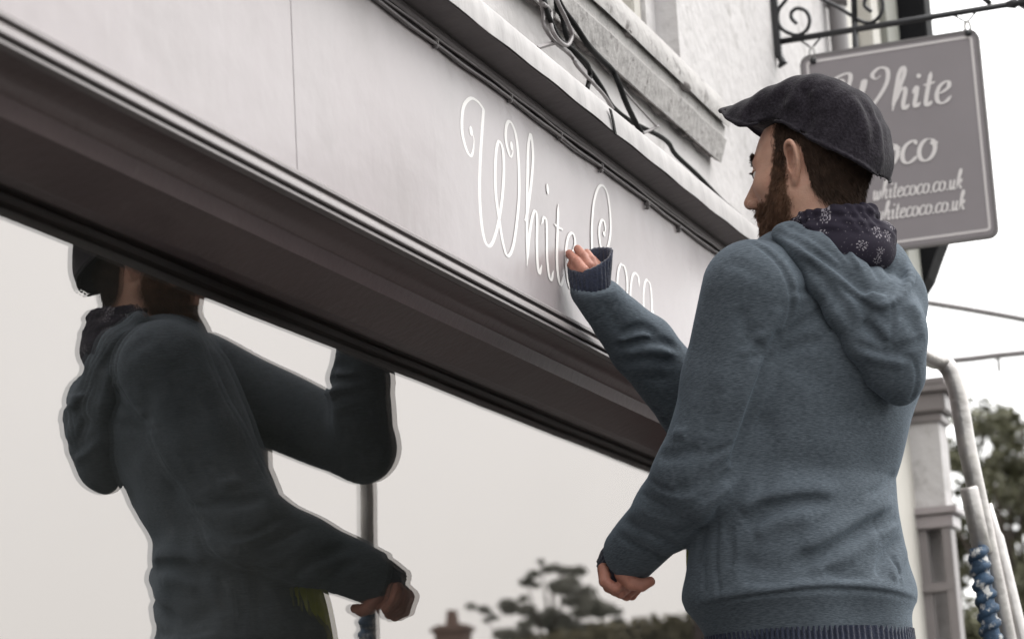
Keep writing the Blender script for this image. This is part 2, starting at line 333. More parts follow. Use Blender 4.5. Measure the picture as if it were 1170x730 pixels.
# ================================================================== THE SHOP
YG, YB, YW = 1.45, 1.28, 1.37
X0, X1 = -1.5, 6.0
shop = empty('shop_building', (3, YW, 0), 'white painted shop building with a long grey fascia above its big display window', 'shop')
Z = lambda t, y: H+t*y
wl = MB()
wl.box((X0-1, YW, Z(.96,1.37)), (3.05, YW+.3, 7)); wl.box((3.05, YW, Z(.96,1.37)), (5.13, YW+.3, 3.135)); wl.box((5.13, YW, Z(.96,1.37)), (6.86, YW+.3, 7))
wl.box((X1+.02, YW, .12), (6.86, YW+.3, Z(.96,1.37)-.003)); wl.box((3.05, YW, 5.2), (5.13, YW+.3, 7))
wl.build('wall', mat['white'], shop)
# fascia boards with one open joint
fb = MB()
jx = atY(334, 40, YB)[0]
for a, b in ((X0, jx-.0012), (jx+.0012, X1)):
    fb.sweepX([(YB, Z(.667,YB)), (YB, Z(.93,YB)), (YB+.02, Z(.93,YB)), (YB+.02, Z(.667,YB))], a, b, step=.05, wob=.0006)
fascia = fb.build('fascia_board', mat['fascia'], shop)
mb = MB()
lowmould = [(YB, Z(.6690,YB)), (YB-.005, Z(.6700,YB-.005)), (YB-.009, Z(.6685,YB-.009)), (YB-.009, Z(.6652,YB-.009)), (YB-.002, Z(.6628,YB-.002)), (YB-.002, Z(.6598,YB-.002)),
            (YB-.010, Z(.6588,YB-.010)), (YB-.016, Z(.6570,YB-.016)), (YB-.0185, Z(.6540,YB-.0185)), (YB-.0185, Z(.6515,YB-.0185)), (YB-.016, Z(.6492,YB-.016)),
            (YB-.008, Z(.6478,YB-.008)), (YB-.008, Z(.6462,YB-.008)), (YB-.0145, Z(.6452,YB-.0145)), (YB-.0145, Z(.6421,YB-.0145)),
            (1.285, H+.8160), (1.305, H+.8145), (1.322, H+.8080), (1.330, H+.7993), (1.334, H+.7985), (1.340, H+.7900), (1.345, H+.7797), (1.3475, H+.7797),
            (1.405, H+.7508), (1.412, H+.7512), (1.413, H+.7590), (1.424, H+.7570), (1.438, H+.7560), (1.44, H+.7624), (YG-.001, H+.7624), (YG+.03, H+.7624), (YG+.03, H+.86), (YB+.02, H+.86)]
bead = lowmould[:15]+[(1.285, H+.8160), (1.285, H+.86), (YB+.004, H+.86)]
mb.sweepX(bead, X0, X1, step=.08, wob=.0004); mb.build('bead_moulding', mat['bead'], shop, auto=radians(38))
mb = MB(); mb.sweepX([(1.2858, H+.8158)]+lowmould[16:-1]+[(1.2858, H+.86)], X0, X1, step=.08, wob=.0004)
mb.build('soffit_moulding', mat['mould'], shop, auto=radians(38))
# cornice: a lit roll, a dark soffit, pale flashing on the front
cb = MB()
yo = 1.215
corn = [(YB, Z(.9326,YB)), (YB-.010, Z(.9350,YB-.010)), (YB-.013, Z(.9405,YB-.013)), (YB-.008, Z(.9470,YB-.008)), (YB-.02, Z(.9560,YB-.02)), (YB-.045, Z(.978,YB-.045)), (yo+.004, Z(.9925,yo+.004)),
        (yo+.004, Z(1.00,yo+.004)), (YB, Z(1.0,YB)), (YW-.003, Z(.96,YW)), (YW-.003, Z(.92,YW-.003)), (YB, Z(.92,YB))]
cb.sweepX(corn, X0, X1, step=.06, wob=.0004)
cb.build('cornice', mat['cornice'], shop, auto=radians(30))
lb = MB()
nx = 160; V = []; Fc = []
for i in range(nx+1):
    x = X0+(X1+.0-X0)*i/nx; lo = .9955+.0012*sin(x*7.1)*sin(x*2.3)+.0009*sin(x*29); hi = 1.0300+.0006*sin(x*4.1+1)
    for (y, t) in ((yo+.006, lo), (yo, lo), (yo+.001, .5*(lo+hi)), (yo+.005, hi-.003), (yo+.012, hi), (YW-.0035, .985)): V.append((x, y, Z(t, y)))
for i in range(nx):
    for k in range(5): Fc.append((i*6+k, (i+1)*6+k, (i+1)*6+k+1, i*6+k+1))
lb.add(V, Fc); lb.build('ledge_flashing', mat['ledge'], shop, auto=radians(35))
# display window
wn_ = empty('display_window', (3, YG, .6), parent=shop)
def pane(name, y, m):
    p = MB(); p.add([(X0+.06, y, .72), (X1-.06, y, .72), (X1-.06, y, H+.765), (X0+.06, y, H+.765)], [(0, 1, 2, 3)]); return p.build(name, mat[m], wn_)
pane('pane', YG, 'glass_out'); pane('pane', YG+.0048, 'glass_in')
p = MB(); p.box((X0, YG-.03, .62), (X1, YG+.03, .718), .006); p.box((X0, YG-.03, .72), (X0+.06, YG+.03, H+.755), .006); p.box((X1-.06, YG-.03, .72), (X1, YG+.03, H+.755), .006)
p.build('frame', mat['mould'], wn_)
p = MB(); p.box((X0, YG-.02, .12), (X1, YG+.03, .617), .004); p.build('stall_riser', mat['mould'], shop)
p = MB(); p.box((X1-.05, YB-.04, .12), (X1+.015, YG+.02, Z(.92,YB)-.003), .006); p.build('pilaster', mat['mould'], shop)
p = MB(); p.box((X0, YG+.04, .13), (X1, YG+2.5, H+.9)); p.build('interior', mat['interior'], shop)

# window over the shop: recess, frame, and the heavy weathered sill
def tz(x, y): d = ray(x, y); return d[2]/d[1]
sx1 = atY(834, 150, YW-.05)[0]
yo2 = YW-.055
t_top, t_roll, t_band, t_low, t_und = tz(831,120), tz(820,133), tz(829,158), tz(812,172), tz(817,183)
win = empty('upper_window', (4.1, YW, 3.1), parent=shop)
sb = MB()
roll = [(yo2+.02, Z(t_top,yo2+.02)+.004), (yo2+.006, Z(t_top,yo2)), (yo2, Z((t_top+t_roll)/2,yo2)), (yo2+.004, Z(t_roll,yo2+.004)), (yo2+.022, Z(t_roll,yo2+.022)-.004),
        (yo2+.014, Z(t_roll,yo2+.014)-.010), (yo2+.018, Z(t_band,yo2+.018)), (yo2+.013, Z(t_band,yo2+.013)-.002), (yo2+.030, Z((t_low+t_und)/2,yo2+.030)), (yo2+.046, Z(t_und,yo2+.046)), (YW-.002, Z(t_und,YW)-.002), (YW-.002, Z(t_top,YW)+.0)]
sb.sweepX(roll, 2.0, sx1, step=.025, wob=.0016)
sb.build('sill', mat['stone'], win, auto=radians(50))
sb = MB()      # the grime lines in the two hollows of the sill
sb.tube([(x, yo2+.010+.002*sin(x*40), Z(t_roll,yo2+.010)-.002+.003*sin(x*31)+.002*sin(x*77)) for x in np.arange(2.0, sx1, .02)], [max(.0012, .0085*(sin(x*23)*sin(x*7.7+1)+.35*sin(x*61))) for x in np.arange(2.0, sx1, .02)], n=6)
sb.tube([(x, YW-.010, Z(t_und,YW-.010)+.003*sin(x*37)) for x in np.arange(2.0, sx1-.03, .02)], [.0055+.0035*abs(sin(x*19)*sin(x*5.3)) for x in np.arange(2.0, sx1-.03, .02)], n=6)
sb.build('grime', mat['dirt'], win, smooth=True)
fr = MB()
for (a, b, c, d) in ((4.99,5.05,.06,.12), (4.72,4.80,.09,.15), (4.80,4.99,.12,.14), (4.3,4.36,.10,.15)):
    fr.box((a, YW+c, 3.14), (b, YW+d, 5.15), .004)
fr.build('frame', mat['cream'], win)
fr = MB(); fr.box((5.05, YW+.05, 3.137), (5.128, YW+.28, 5.2)); fr.box((3.052, YW+.25, 3.14), (5.128, YW+.28, 5.19)); fr.build('reveal', mat['white'], win)
fr = MB(); fr.add([(3.1,YW+.13,3.14),(4.72,YW+.13,3.14),(4.72,YW+.13,5.15),(3.1,YW+.13,5.15)], [(0,1,2,3)]); fr.build('pane', mat['glass_in'], win)

# ------------------------------------------------------------------ painted lettering on the fascia (broad nib strokes on the board)
def ribbon(mbd, pts, a, b, place, off0, n=10, taper=True, off1=.0004):
    P = crom(pts, n); N = len(P); T = np.gradient(P, axis=0); T /= np.linalg.norm(T, axis=1)[:, None]+1e-9
    nr = np.stack([-T[:, 1], T[:, 0]], 1); hw = np.sqrt((a*nr[:, 0])**2+(b*nr[:, 1])**2)
    s = np.linspace(0, 1, N)
    if taper: hw = hw*np.clip(np.minimum(s, 1-s)*14, .35, 1)
    V = []
    for i in range(N):
        for sg in (1, -1):
            q = P[i]+sg*nr[i]*hw[i]; V.append(place(q[0], q[1], off0+off1*s[i]))
    mbd.add(V, [(2*i, 2*i+1, 2*i+3, 2*i+2) for i in range(N-1)])
def blob(mbd, c, rx, rz, place, off, n=14):
    V = [place(c[0]+rx*cos(2*pi*k/n), c[1]+rz*sin(2*pi*k/n), off) for k in range(n)]; mbd.add(V, [tuple(range(n))])
def cp(c0, pts):      # points read in an enlarged view whose corner is c0, scale 3.65 -> (x,z) on the board
    out = []
    for p in pts:
        q = atY(c0[0]+p[0]/3.65, c0[1]+p[1]/3.65, YB-.0015); out.append((q[0], q[2]))
    return out
pf = lambda x, z, o: (x, YB-.0007-o*.12, z)
A0, A1, A2 = (520, 100), (590, 140), (660, 200)
TXT = [('W', A0, [[(68,180),(80,215),(77,265),(66,285),(48,255),(32,190),(31,120),(42,70),(68,46),(95,58),(117,88),(119,110),(113,200),(107,300),(104,400),(106,490),(114,580),(127,640),(144,661),(163,635),(183,560),(198,460),(205,350),(201,262),(186,226),(174,260),(169,350),(172,450),(185,545),(202,650),(221,702),(243,665),(259,565),(269,440),(266,300),(256,205),(240,155),(226,143),(215,165),(213,215),(224,268),(235,290),(243,268),(238,238)]], [(68,182,7,20),(237,244,6,18)]),
       ('h', A1, [[(34,405),(42,400),(52,345),(66,230),(71,130),(62,52),(51,105),(48,230),(46,420),(46,598)], [(47,590),(53,500),(66,405),(79,370),(88,400),(87,500),(90,590),(98,628),(108,595)]], []),
       ('i', A1, [[(106,425),(117,397),(127,412),(129,470),(130,560),(138,635),(148,655),(157,618)]], [(132,278,5,22)]),
       ('t', A1, [[(177,340),(174,450),(171,560),(176,640),(188,676),(202,635)], [(160,424),(178,438),(196,447)]], []),
       ('e', A1, [[(212,575),(230,555),(247,510),(242,470),(230,462),(216,485),(208,550),(212,630),(226,690),(245,660)]], []),
       ('C', A1, [[(367,470),(373,440),(366,410),(355,412),(347,450),(352,510),(366,545),(383,520),(394,460),(393,380),(382,300),(362,264),(342,275),(325,335),(317,430),(317,520),(324,620),(340,700),(362,735),(388,720),(402,680)]], [(368,465,5,10)]),
       ('o', A2, [[(192,382),(183,372),(172,398),(167,460),(172,525),(184,560),(198,560),(208,500),(207,430),(198,385),(187,373)], [(205,500),(213,515),(215,545)]], []),
       ('c', A2, [[(258,466),(256,430),(244,410),(231,420),(223,465),(222,520),(230,580),(244,612),(262,598)]], []),
       ('o', A2, [[(297,445),(290,437),(281,455),(276,510),(280,575),(292,622),(304,622),(311,575),(309,500),(303,455),(292,438)], [(308,560),(316,572),(317,600)]], [])]
words = {'White': MB(), 'Coco': MB()}
for i, (ch, c0, strokes, blobs) in enumerate(TXT):
    w_ = words['White' if i < 5 else 'Coco']
    for j, s in enumerate(strokes): ribbon(w_, cp(c0, s), .0062 if ch in 'Wht' else .0055, .0021, pf, .0006*j, off1=.0005)
    for b_ in blobs:
        c = cp(c0, [(b_[0], b_[1])])[0]; e = cp(c0, [(b_[0]+b_[2], b_[1])])[0]; f_ = cp(c0, [(b_[0], b_[1]+b_[3])])[0]
        blob(w_, c, abs(e[0]-c[0]), abs(f_[1]-c[1]), pf, .0012)
for k, w_ in words.items():
    o = w_.build('lettering', mat['letter'], fascia); o['label'] = 'cream script word '+k

# ------------------------------------------------------------------ cables along the fascia and loose on the wall
def cable(pts, r, m, label, group, clips=()):
    b_ = MB(); b_.tube(crom(pts, 6), r, n=8); o = b_.build('cable', mat[m], smooth=True); tag(o, label, 'cable', group)
    if clips:
        for c in clips:
            k = MB(); k.box((c[0]-.004, c[1]-.004, c[2]-.006), (c[0]+.004, c[1]+.005, c[2]+.005), .0015); k.box((c[0]-.004, c[1]-.003, c[2]-.012), (c[0]+.004, c[1]+.005, c[2]-.0055), .0015); k.build('clip', mat['gcable'], o)
    return o
xs = np.arange(X0+.02, 5.9, .11)
clips = [atY(x, y, YB-.006) for x, y in ((498,47),(583,109.5),(640,153),(687,190),(740,232.5),(776,259))]
for s, (t, lab) in enumerate((( .9235, 'lower of the two thin grey cables clipped along the top of the fascia'), (.9310, 'upper of the two thin grey cables clipped along the top of the fascia'))):
    pts = [(x, YB-.006-.002*s, Z(t, YB-.006)+.0012*sin(x*9+s)+.0010*sin(x*23+2*s)) for x in xs]
    cable(pts, .0030 if s == 0 else .0023, 'gcable', lab, 'cables clipped along the fascia', clips if s == 0 else ())
def wp(pts, Y=YW-.035, s=4.5, o=(600, 0)): return [atY(o[0]+p[0]/s, o[1]+p[1]/s, Y+.006*sin(i*1.7)) for i, p in enumerate(pts)]
LC = 'loose cables on the white wall'
cable(wp([(60,-160),(90,-40),(110,50),(140,130),(180,205),(225,240),(275,285),(318,330),(333,385),(318,462)], YW-.06), .0048, 'cable', 'black loose cable ending in a short hanging hook above the ledge', LC)
cable(wp([(120,-120),(150,20),(190,90),(210,180),(245,255),(320,345),(395,455),(445,545),(520,610),(600,655),(690,700),(740,740),(775,797),(890,905),(1010,1030),(1100,1110)], YW-.035), .0052, 'cable', 'long black cable running down the white wall towards the man', LC)
cable(wp([(130,-90),(190,40),(255,130),(325,235),(390,305),(450,365),(485,440),(515,520),(555,605),(600,690)], YW-.05), .0060, 'cable', 'thick black cable bundle crossing the wall under the sill', LC)
cable(wp([(470,410),(520,480),(600,570),(680,655)], YW-.045), .0022, 'gcable', 'thin grey wire beside the black cable bundle', LC)
cable(wp([(70,-60),(90,60),(100,140),(150,215),(205,262),(245,300),(275,350),(400,485),(450,560)], YW-.055), .0036, 'gcable', 'grey looped wire at the top of the cable tangle', LC)
cable(wp([(90,20),(130,60),(135,140),(165,200),(215,235),(240,180),(210,100),(175,30),(140,-60)], YW-.065), .0040, 'gcable', 'small coil of grey wire knotted round the other cables', LC)
cable(wp([(600,688),(640,672),(685,650)], YW-.05), .0030, 'gcable', 'short grey wire end sticking out across the long cable', LC)
def strap(pts, w_, lab, m):
    P = [np.array(p) for p in pts]; V = []
    for p in P: V += [p+np.array([-w_, 0, .0]), p+np.array([w_, 0, 0]), p+np.array([w_, .002, 0]), p+np.array([-w_, .002, 0])]
    b_ = MB(); n = len(P); Fc = [(4*i+k, 4*i+(k+1) % 4, 4*i+4+(k+1) % 4, 4*i+4+k) for i in range(n-1) for k in range(4)]+[(0,1,2,3), (4*n-4,4*n-3,4*n-2,4*n-1)]
    b_.add(V, Fc); tag(b_.build('strap', mat[m]), lab, 'strap')
strap([atY(698, 125, yo-.003), atY(701, 138, yo-.004), atY(704, 154, yo-.003)], .006, 'black strap hanging over the pale ledge', 'cable')
b_ = MB(); q = [atY(614, 55, YW-.06), atY(627, 51, YW-.06), atY(643, 46.5, YW-.05)]; b_.tube(q, [.004, .0042, .004], n=4); tag(b_.build('strap', mat['gcable']), 'grey flat strap sticking out of the cable tangle', 'strap')

# ================================================================== HANGING SIGN ON ITS IRON BRACKET
XS = atY(889, 50, YW-.01)[0]
def sp(x, y, dx=0): p = atX(x, y, XS); return np.array([XS+dx, p[1], p[2]])
br = empty('sign_bracket', (XS, YW, 3.4), 'black wrought iron bracket with scrolls fixed to the white wall', 'bracket')
b_ = MB()
zb = sp(889, 48)[2]; ze = sp(1170, 3)[2]; zr = (zb+ze)/2
b_.tube([(XS, YW-.01, zr), (XS, .74, zr)], .0085, n=8); b_.build('bar', mat['iron'], br, smooth=True)
b_ = MB(); b_.box((XS-.012, YW-.018, zr-.045), (XS+.012, YW-.001, zr+.62), .003); b_.tube([(XS, YW-.012, zr-.04), (XS, YW-.02, zr-.058), (XS, YW-.006, zr-.07)], [.009, .012, .004], n=8); b_.build('wall_plate', mat['iron'], br)
def scroll(c, r0, turns, a0, sgn=1, r1=.25):
    n = 40; return [(XS+.001, c[0]+sgn*(r0*(1-(1-r1)*i/n))*cos(a0+2*pi*turns*i/n), c[1]+(r0*(1-(1-r1)*i/n))*sin(a0+2*pi*turns*i/n)) for i in range(n+1)]
def pxs(pts): return [sp(870+p[0]/5.85, p[1]/5.85) for p in pts]
for lab, pts in (('scroll', [(190,-60),(165,0),(115,70),(112,150),(150,205),(235,238),(300,205),(322,140),(300,80),(245,58),(205,80),(200,120),(235,160)]),
                 ('scroll', [(360,-30),(430,10),(520,55),(600,105),(680,150),(740,152),(790,110),(812,50),(800,-10),(755,-40),(700,-10),(690,40),(735,80)])):
    b_ = MB(); P = crom(pxs(pts), 8); b_.tube(P, .0052, n=8); b_.build(lab, mat['iron'], br, smooth=True)
b_ = MB(); b_.tube([sp(973,-90), sp(976.5,28)], .008, n=8); b_.tube([sp(976.5,26), sp(978.5,90)], .008, n=8); b_.build('upright', mat['iron'], br, smooth=True)
b_ = MB(); e0 = np.array([XS, .74, zr]); b_.tube([e0+(0,.02,0), e0+(0,.0,0), e0+(0,-.008,.0), e0+(0,-.02,0), e0+(0,-.05,0)], [.0085,.014,.009,.016,.003], n=10)
b_.tube([e0+(0,-.01,0), e0+(0,-.03,-.02), e0+(0,-.024,-.042)], [.008,.007,.003], n=8); b_.tube([e0+(0,-.01,0), e0+(0,-.03,.02), e0+(0,-.024,.042)], [.008,.007,.003], n=8); b_.build('finial', mat['iron'], br, smooth=True)
b_ = MB(); b_.tube([(XS, YW-.02, zr+.58), (XS, .80, zr+.01)], .007, n=8); b_.build('stay', mat['iron'], br, smooth=True)

ytl, ztop = sp(915.5,66)[1], sp(1117,35)[2]; ytr = sp(1117,35)[1]; zbot = sp(1139,270)[2]
ztop = (ztop+sp(916,67)[2])/2
hs_ = empty('hanging_sign', (XS, (ytl+ytr)/2, ztop), 'grey rectangular hanging sign board with rounded corners and white script', 'sign')
def rrect(y0, y1, z0, z1, r, n=6):
    out = []
    for cx, cz, a in ((y1-r, z1-r, 0), (y0+r, z1-r, 90), (y0+r, z0+r, 180), (y1-r, z0+r, 270)):
        for k in range(n+1): q = radians(a+90*k/n); out.append((cx+r*cos(q), cz+r*sin(q)))
    return out
def slab(name, y0, y1, z0, z1, r, xa, xb, m, par):
    P = rrect(y0, y1, z0, z1, r); n = len(P); b_ = MB()
    V = [(xa, p[0], p[1]) for p in P]+[(xb, p[0], p[1]) for p in P]
    b_.add(V, [tuple(range(n)), tuple(range(n, 2*n))[::-1]]+[(k, (k+1) % n, n+(k+1) % n, n+k) for k in range(n)]); return b_.build(name, mat[m], par)
board = slab('board', ytr, ytl, zbot, ztop, .022, XS-.009, XS+.009, 'sign', hs_)
def frame_ring(i0, i1, xa, m, nm, par, th=.002):
    A = rrect(ytr+i0, ytl-i0, zbot+i0, ztop-i0, max(.022-i0, .004)+.002); B_ = rrect(ytr+i1, ytl-i1, zbot+i1, ztop-i1, max(.022-i1, .004)+.002); n = len(A); b_ = MB()
    V = [(xa, p[0], p[1]) for p in A]+[(xa, p[0], p[1]) for p in B_]+[(xa+th, p[0], p[1]) for p in A]+[(xa+th, p[0], p[1]) for p in B_]
    Fc = []
    for k in range(n):
        j = (k+1) % n; Fc += [(k, j, n+j, n+k), (k, 2*n+k, 2*n+j, j), (n+k, n+j, 3*n+j, 3*n+k)]
    b_.add(V, Fc); return b_.build(nm, mat[m], par)
frame_ring(.0135, .0205, XS-.0105, 'signline', 'border_line', board, .001)
frame_ring(-.003, .0045, XS-.011, 'signedge', 'edge_trim', hs_, .022)
for (bx_, by_), (lx, ly), (rx, ry), (hx_, hy_) in (((930,69.5),(911,44),(941,40),(928,56)), ((1107,38),(1088,17.5),(1118,12),(1105,26.5))):
    b_ = MB(); A_, L__, R__, H__ = sp(bx_,by_,-.004), sp(lx,ly,-.004), sp(rx,ry,-.004), sp(hx_,hy_,-.004)
    b_.tube([L__, H__], .0026, n=6); b_.tube([R__, H__], .0026, n=6); b_.build('chain', mat['iron'], hs_, smooth=True)
    b_ = MB(); a_ = np.linspace(0, 2*pi, 17); c_ = (A_+H__)/2; r_ = np.linalg.norm(A_-H__)*.5+.003; b_.tube([(XS-.006, c_[1]+.007*sin(q), c_[2]+r_*cos(q)) for q in a_], .0042, n=6); b_.build('hook', mat['hook'], hs_, smooth=True)
    b_ = MB(); b_.tube([(XS-.016, A_[1], A_[2]-.004), (XS-.008, A_[1], A_[2]-.004)], .0085, n=10); b_.build('bolt', mat['iron'], hs_, smooth=True)

# slanted script alphabet, x-height 1, drawn with a broad nib
def ell(cx, cy, rx, ry, a0, a1, n=12): return [(cx+rx*cos(radians(a0+(a1-a0)*k/n)), cy+ry*sin(radians(a0+(a1-a0)*k/n))) for k in range(n+1)]
GL = {
 'o': (.80, [ell(.38,.5,.32,.5,80,440), [(.52,.86),(.62,.72),(.78,.80)]]),
 'c': (.68, [[(.62,.80),(.52,.98),(.36,.98),(.16,.80),(.08,.48),(.16,.14),(.36,.0),(.56,.10),(.70,.28)]]),
 'e': (.68, [[(.10,.46),(.34,.54),(.54,.72),(.52,.94),(.36,.98),(.16,.80),(.08,.46),(.16,.12),(.36,.0),(.56,.10),(.70,.30)]]),
 'i': (.44, [[(.02,.66),(.16,.96),(.18,.6),(.16,.2),(.24,.02),(.40,.20)]]),
 't': (.48, [[(.22,1.55),(.18,.9),(.16,.2),(.26,.0),(.42,.18)], [(-.04,.98),(.20,1.0),(.44,1.06)]]),
 'h': (.84, [[(.06,.3),(.34,1.25),(.42,1.75),(.32,1.98),(.20,1.7),(.16,1.1),(.12,0)], [(.14,.3),(.30,.84),(.48,1.0),(.56,.8),(.54,.24),(.64,.0),(.80,.2)]]),
 'w': (1.0, [[(.02,.7),(.14,.96),(.16,.5),(.20,.12),(.32,.0),(.46,.2),(.52,.9),(.54,.3),(.66,.0),(.84,.24),(.88,.8),(.80,.98)]]),
 'u': (.80, [[(.02,.7),(.14,.96),(.14,.4),(.20,.04),(.36,.06),(.52,.4),(.58,.98),(.56,.2),(.66,.0),(.80,.18)]]),
 'k': (.80, [[(.06,.3),(.34,1.25),(.42,1.75),(.32,1.98),(.20,1.7),(.16,1.1),(.12,0)], [(.14,.4),(.34,.86),(.54,.96),(.52,.68),(.24,.52),(.44,.36),(.56,.04),(.74,.14)]]),
 '.': (.30, [[(.10,.02),(.14,.10),(.18,.02),(.10,.04)]]),
 'W': (2.5, [[(.18,1.50),(.30,1.62),(.20,1.82),(-.05,1.75),(-.22,1.45),(-.05,1.9),(.35,2.10),(.52,1.9),(.46,1.2),(.46,.5),(.58,.02),(.82,.4),(1.02,1.1),(1.06,1.6),(.98,1.5),(.98,.6),(1.12,.0),(1.5,.5),(1.82,1.3),(1.80,1.95),(1.50,2.12),(1.28,1.85),(1.42,1.62),(1.58,1.75)]]),
 'C': (1.25, [[(.74,1.45),(.66,1.62),(.82,1.75),(1.02,1.55),(.98,1.95),(.70,2.08),(.32,1.7),(.12,1.0),(.24,.3),(.56,.0),(.90,.14),(1.14,.5)]]),
}
GL['i_dot'] = (0, [])
def text(s, mbd, y0, z0, xh, rise, slant=.22, nib=(.085, .035), wide=.92, xoff=XS-.0106):
    """s written from (y0,z0), running towards -Y; returns the end"""
    pen = 0; k_ = 0
    for ch in s:
        adv, strokes = GL[ch]
        for st in strokes:
            ws = 1.22 if ch == 'W' else (1.1 if ch == 'C' else 1)
            P = [((pen+(p[0]*wide*ws)+slant*p[1])*xh, p[1]*xh) for p in st]
            plc = lambda a, b, o: (xoff-o, y0-a, z0+b+rise*a)
            ribbon(mbd, P, nib[0]*xh, nib[1]*xh, plc, .0002*(k_ % 4), n=6, off1=.0003); k_ += 1
        if ch == 'i': blob(mbd, ((pen+.2+slant*1.45)*xh, 1.45*xh), .11*xh, .11*xh, lambda a, b, o: (xoff-o, y0-a, z0+b+rise*a), .0006)
        pen += adv*wide+.03
    return pen*xh
def textw(s, wide=.92): return sum(GL[c][0]*wide+.03 for c in s)
def line(s, right, base, xh, wide=.92, **k):
    """right, base: sign positions of the last letter's end and of the base line"""
    b_ = MB(); p = sp(right, base); w__ = textw(s, wide)*xh
    text(s, b_, p[1]+w__, p[2], xh, 0.0, wide=wide, **k); o = b_.build('lettering', mat['signtext'], board); return o
line('White', 1087, 118, .056, wide=1.10, nib=(.105, .045)); line('Coco', 1071, 183, .056, wide=1.12, nib=(.105, .045))
line('whitecoco.co.uk', 1101, 216, .0250, wide=.88, nib=(.105, .06)); line('whitecoco.co.uk', 1104, 240, .0250, wide=.88, nib=(.105, .06))

# ================================================================== THE NEIGHBOUR
nb = empty('neighbour_building', (8, YW, 0), 'pale neighbouring building with black projecting bay and a low shopfront', 'building')
b_ = MB(); b_.box((6.90, YW+.03, .12), (7.95, YW+2.5, 6.0)); b_.build('wall', mat['cream'], nb)
b_ = MB(); b_.tube([(6.80, YW-.035, .12), (6.80, YW-.035, 6.2)], .026, n=12); b_.tube([(6.80, YW-.035, 3.80), (6.80, YW-.035, 3.86)], .032, n=12); b_.build('downpipe', mat['signedge'], nb, smooth=True)
b_ = MB(); b_.box((7.42, YW-.02, 3.0), (7.56, YW+.028, 6.0), .006); b_.box((7.05, YW-.012, 3.0), (7.16, YW+.028, 6.0), .006); b_.build('window_frame', mat['cream'], nb)
b_ = MB(); b_.box((7.57, YW-.04, 3.0), (7.80, YW+.028, 6.0), .006); b_.build('shutter', mat['greenp'], nb)
b_ = MB(); yb0 = 1.245
b_.box((7.83, yb0, 3.36), (7.98, YW+.4, 6.0), .01)
V = []
for z_, y_ in ((3.357, yb0+.006), (3.31, yb0+.016), (3.25, yb0+.045), (3.19, yb0+.072), (3.12, YW+.0)): V += [(7.835, y_, z_), (7.97, y_, z_), (7.97, YW+.35, z_), (7.835, YW+.35, z_)]
b_.add(V, [(4*i+k, 4*i+(k+1) % 4, 4*i+4+(k+1) % 4, 4*i+4+k) for i in range(4) for k in range(4)]+[(0,1,2,3), (16,17,18,19)])
b_.build('bay', mat['blackp'], nb)
# low shopfront beyond the man
def nY(x, y, X): return atX(x, y, X)[1]
XN = 7.70
zc, zc2, zl, zl2 = atX(1060,438,XN)[2], atX(1078,470,XN)[2], atX(1080,574,XN)[2], atX(1083,602,XN)[2]
yf = nY(1074,500,XN); b_ = MB(); b_.box((XN, yf, zl-.01), (XN+.14, YW+.3, zc2+.01)); b_.build('fascia_panel', mat['white'], nb)
b_ = MB()
b_.box((XN-.03, yf-.03, zc2), (XN+.14, YW+.3, zc-.035), .006); b_.box((XN-.05, yf-.05, zc-.034), (XN+.14, YW+.3, zc-.012), .004); b_.box((XN-.035, yf-.035, zc-.011), (XN+.14, YW+.3, zc+.012), .004)
b_.box((XN-.012, yf-.012, zc2-.03), (XN+.14, YW+.3, zc2-.002), .004); b_.build('cornice', mat['bead'], nb)
b_ = MB(); b_.box((XN-.03, yf-.035, zl-.035), (XN+.14, YW+.3, zl-.012), .004); b_.box((XN-.015, yf-.018, zl2), (XN+.14, YW+.3, zl-.037), .004); b_.build('ledge', mat['fascia'], nb)
b_ = MB(); b_.box((XN-.01, yf-.008, .12), (XN+.08, yf+.022, zl2-.002), .003); b_.box((XN, yf+.07, .12), (XN+.06, yf+.4, zl2-.002)); b_.box((XN-.012, yf-.005, zl2-.20), (XN+.05, yf+.2, zl2-.17), .004); b_.build('post', mat['bead'], nb)
b_ = MB(); b_.box((XN+.10, yf+.03, .12), (XN+.14, YW+.3, zl2-.002)); b_.build('lower_wall', mat['white'], nb)

# ================================================================== SKY WIRES, TREES, HOUSES OPPOSITE
for pts, lab in (([(1000,338,14),(1060,346,14),(1115,355,14),(1180,367,14),(1300,392,14)], 'upper overhead cable sagging across the pale sky'), ([(1000,418,14),(1092,411.5,14),(1140,406,14),(1180,402,14),(1300,388,14)], 'lower overhead cable with a small hanging tag across the sky')):
    P = [atD(*p) for p in pts]; a_ = P[0]+(P[0]-P[-1])*.4; e_ = P[-1]+(P[-1]-P[0])*1.5
    b_ = MB(); b_.tube(crom([a_]+P+[e_], 8), .021, n=8); o = b_.build('overhead_cable', mat['gcable'], smooth=True); tag(o, lab, 'cable', 'overhead cables')
    if '406' in str(pts):
        b_ = MB(); t_ = atD(1140,406,14); b_.tube([t_, t_-(0,0,.10)], .012, n=6); b_.build('tag', mat['gcable'], o)

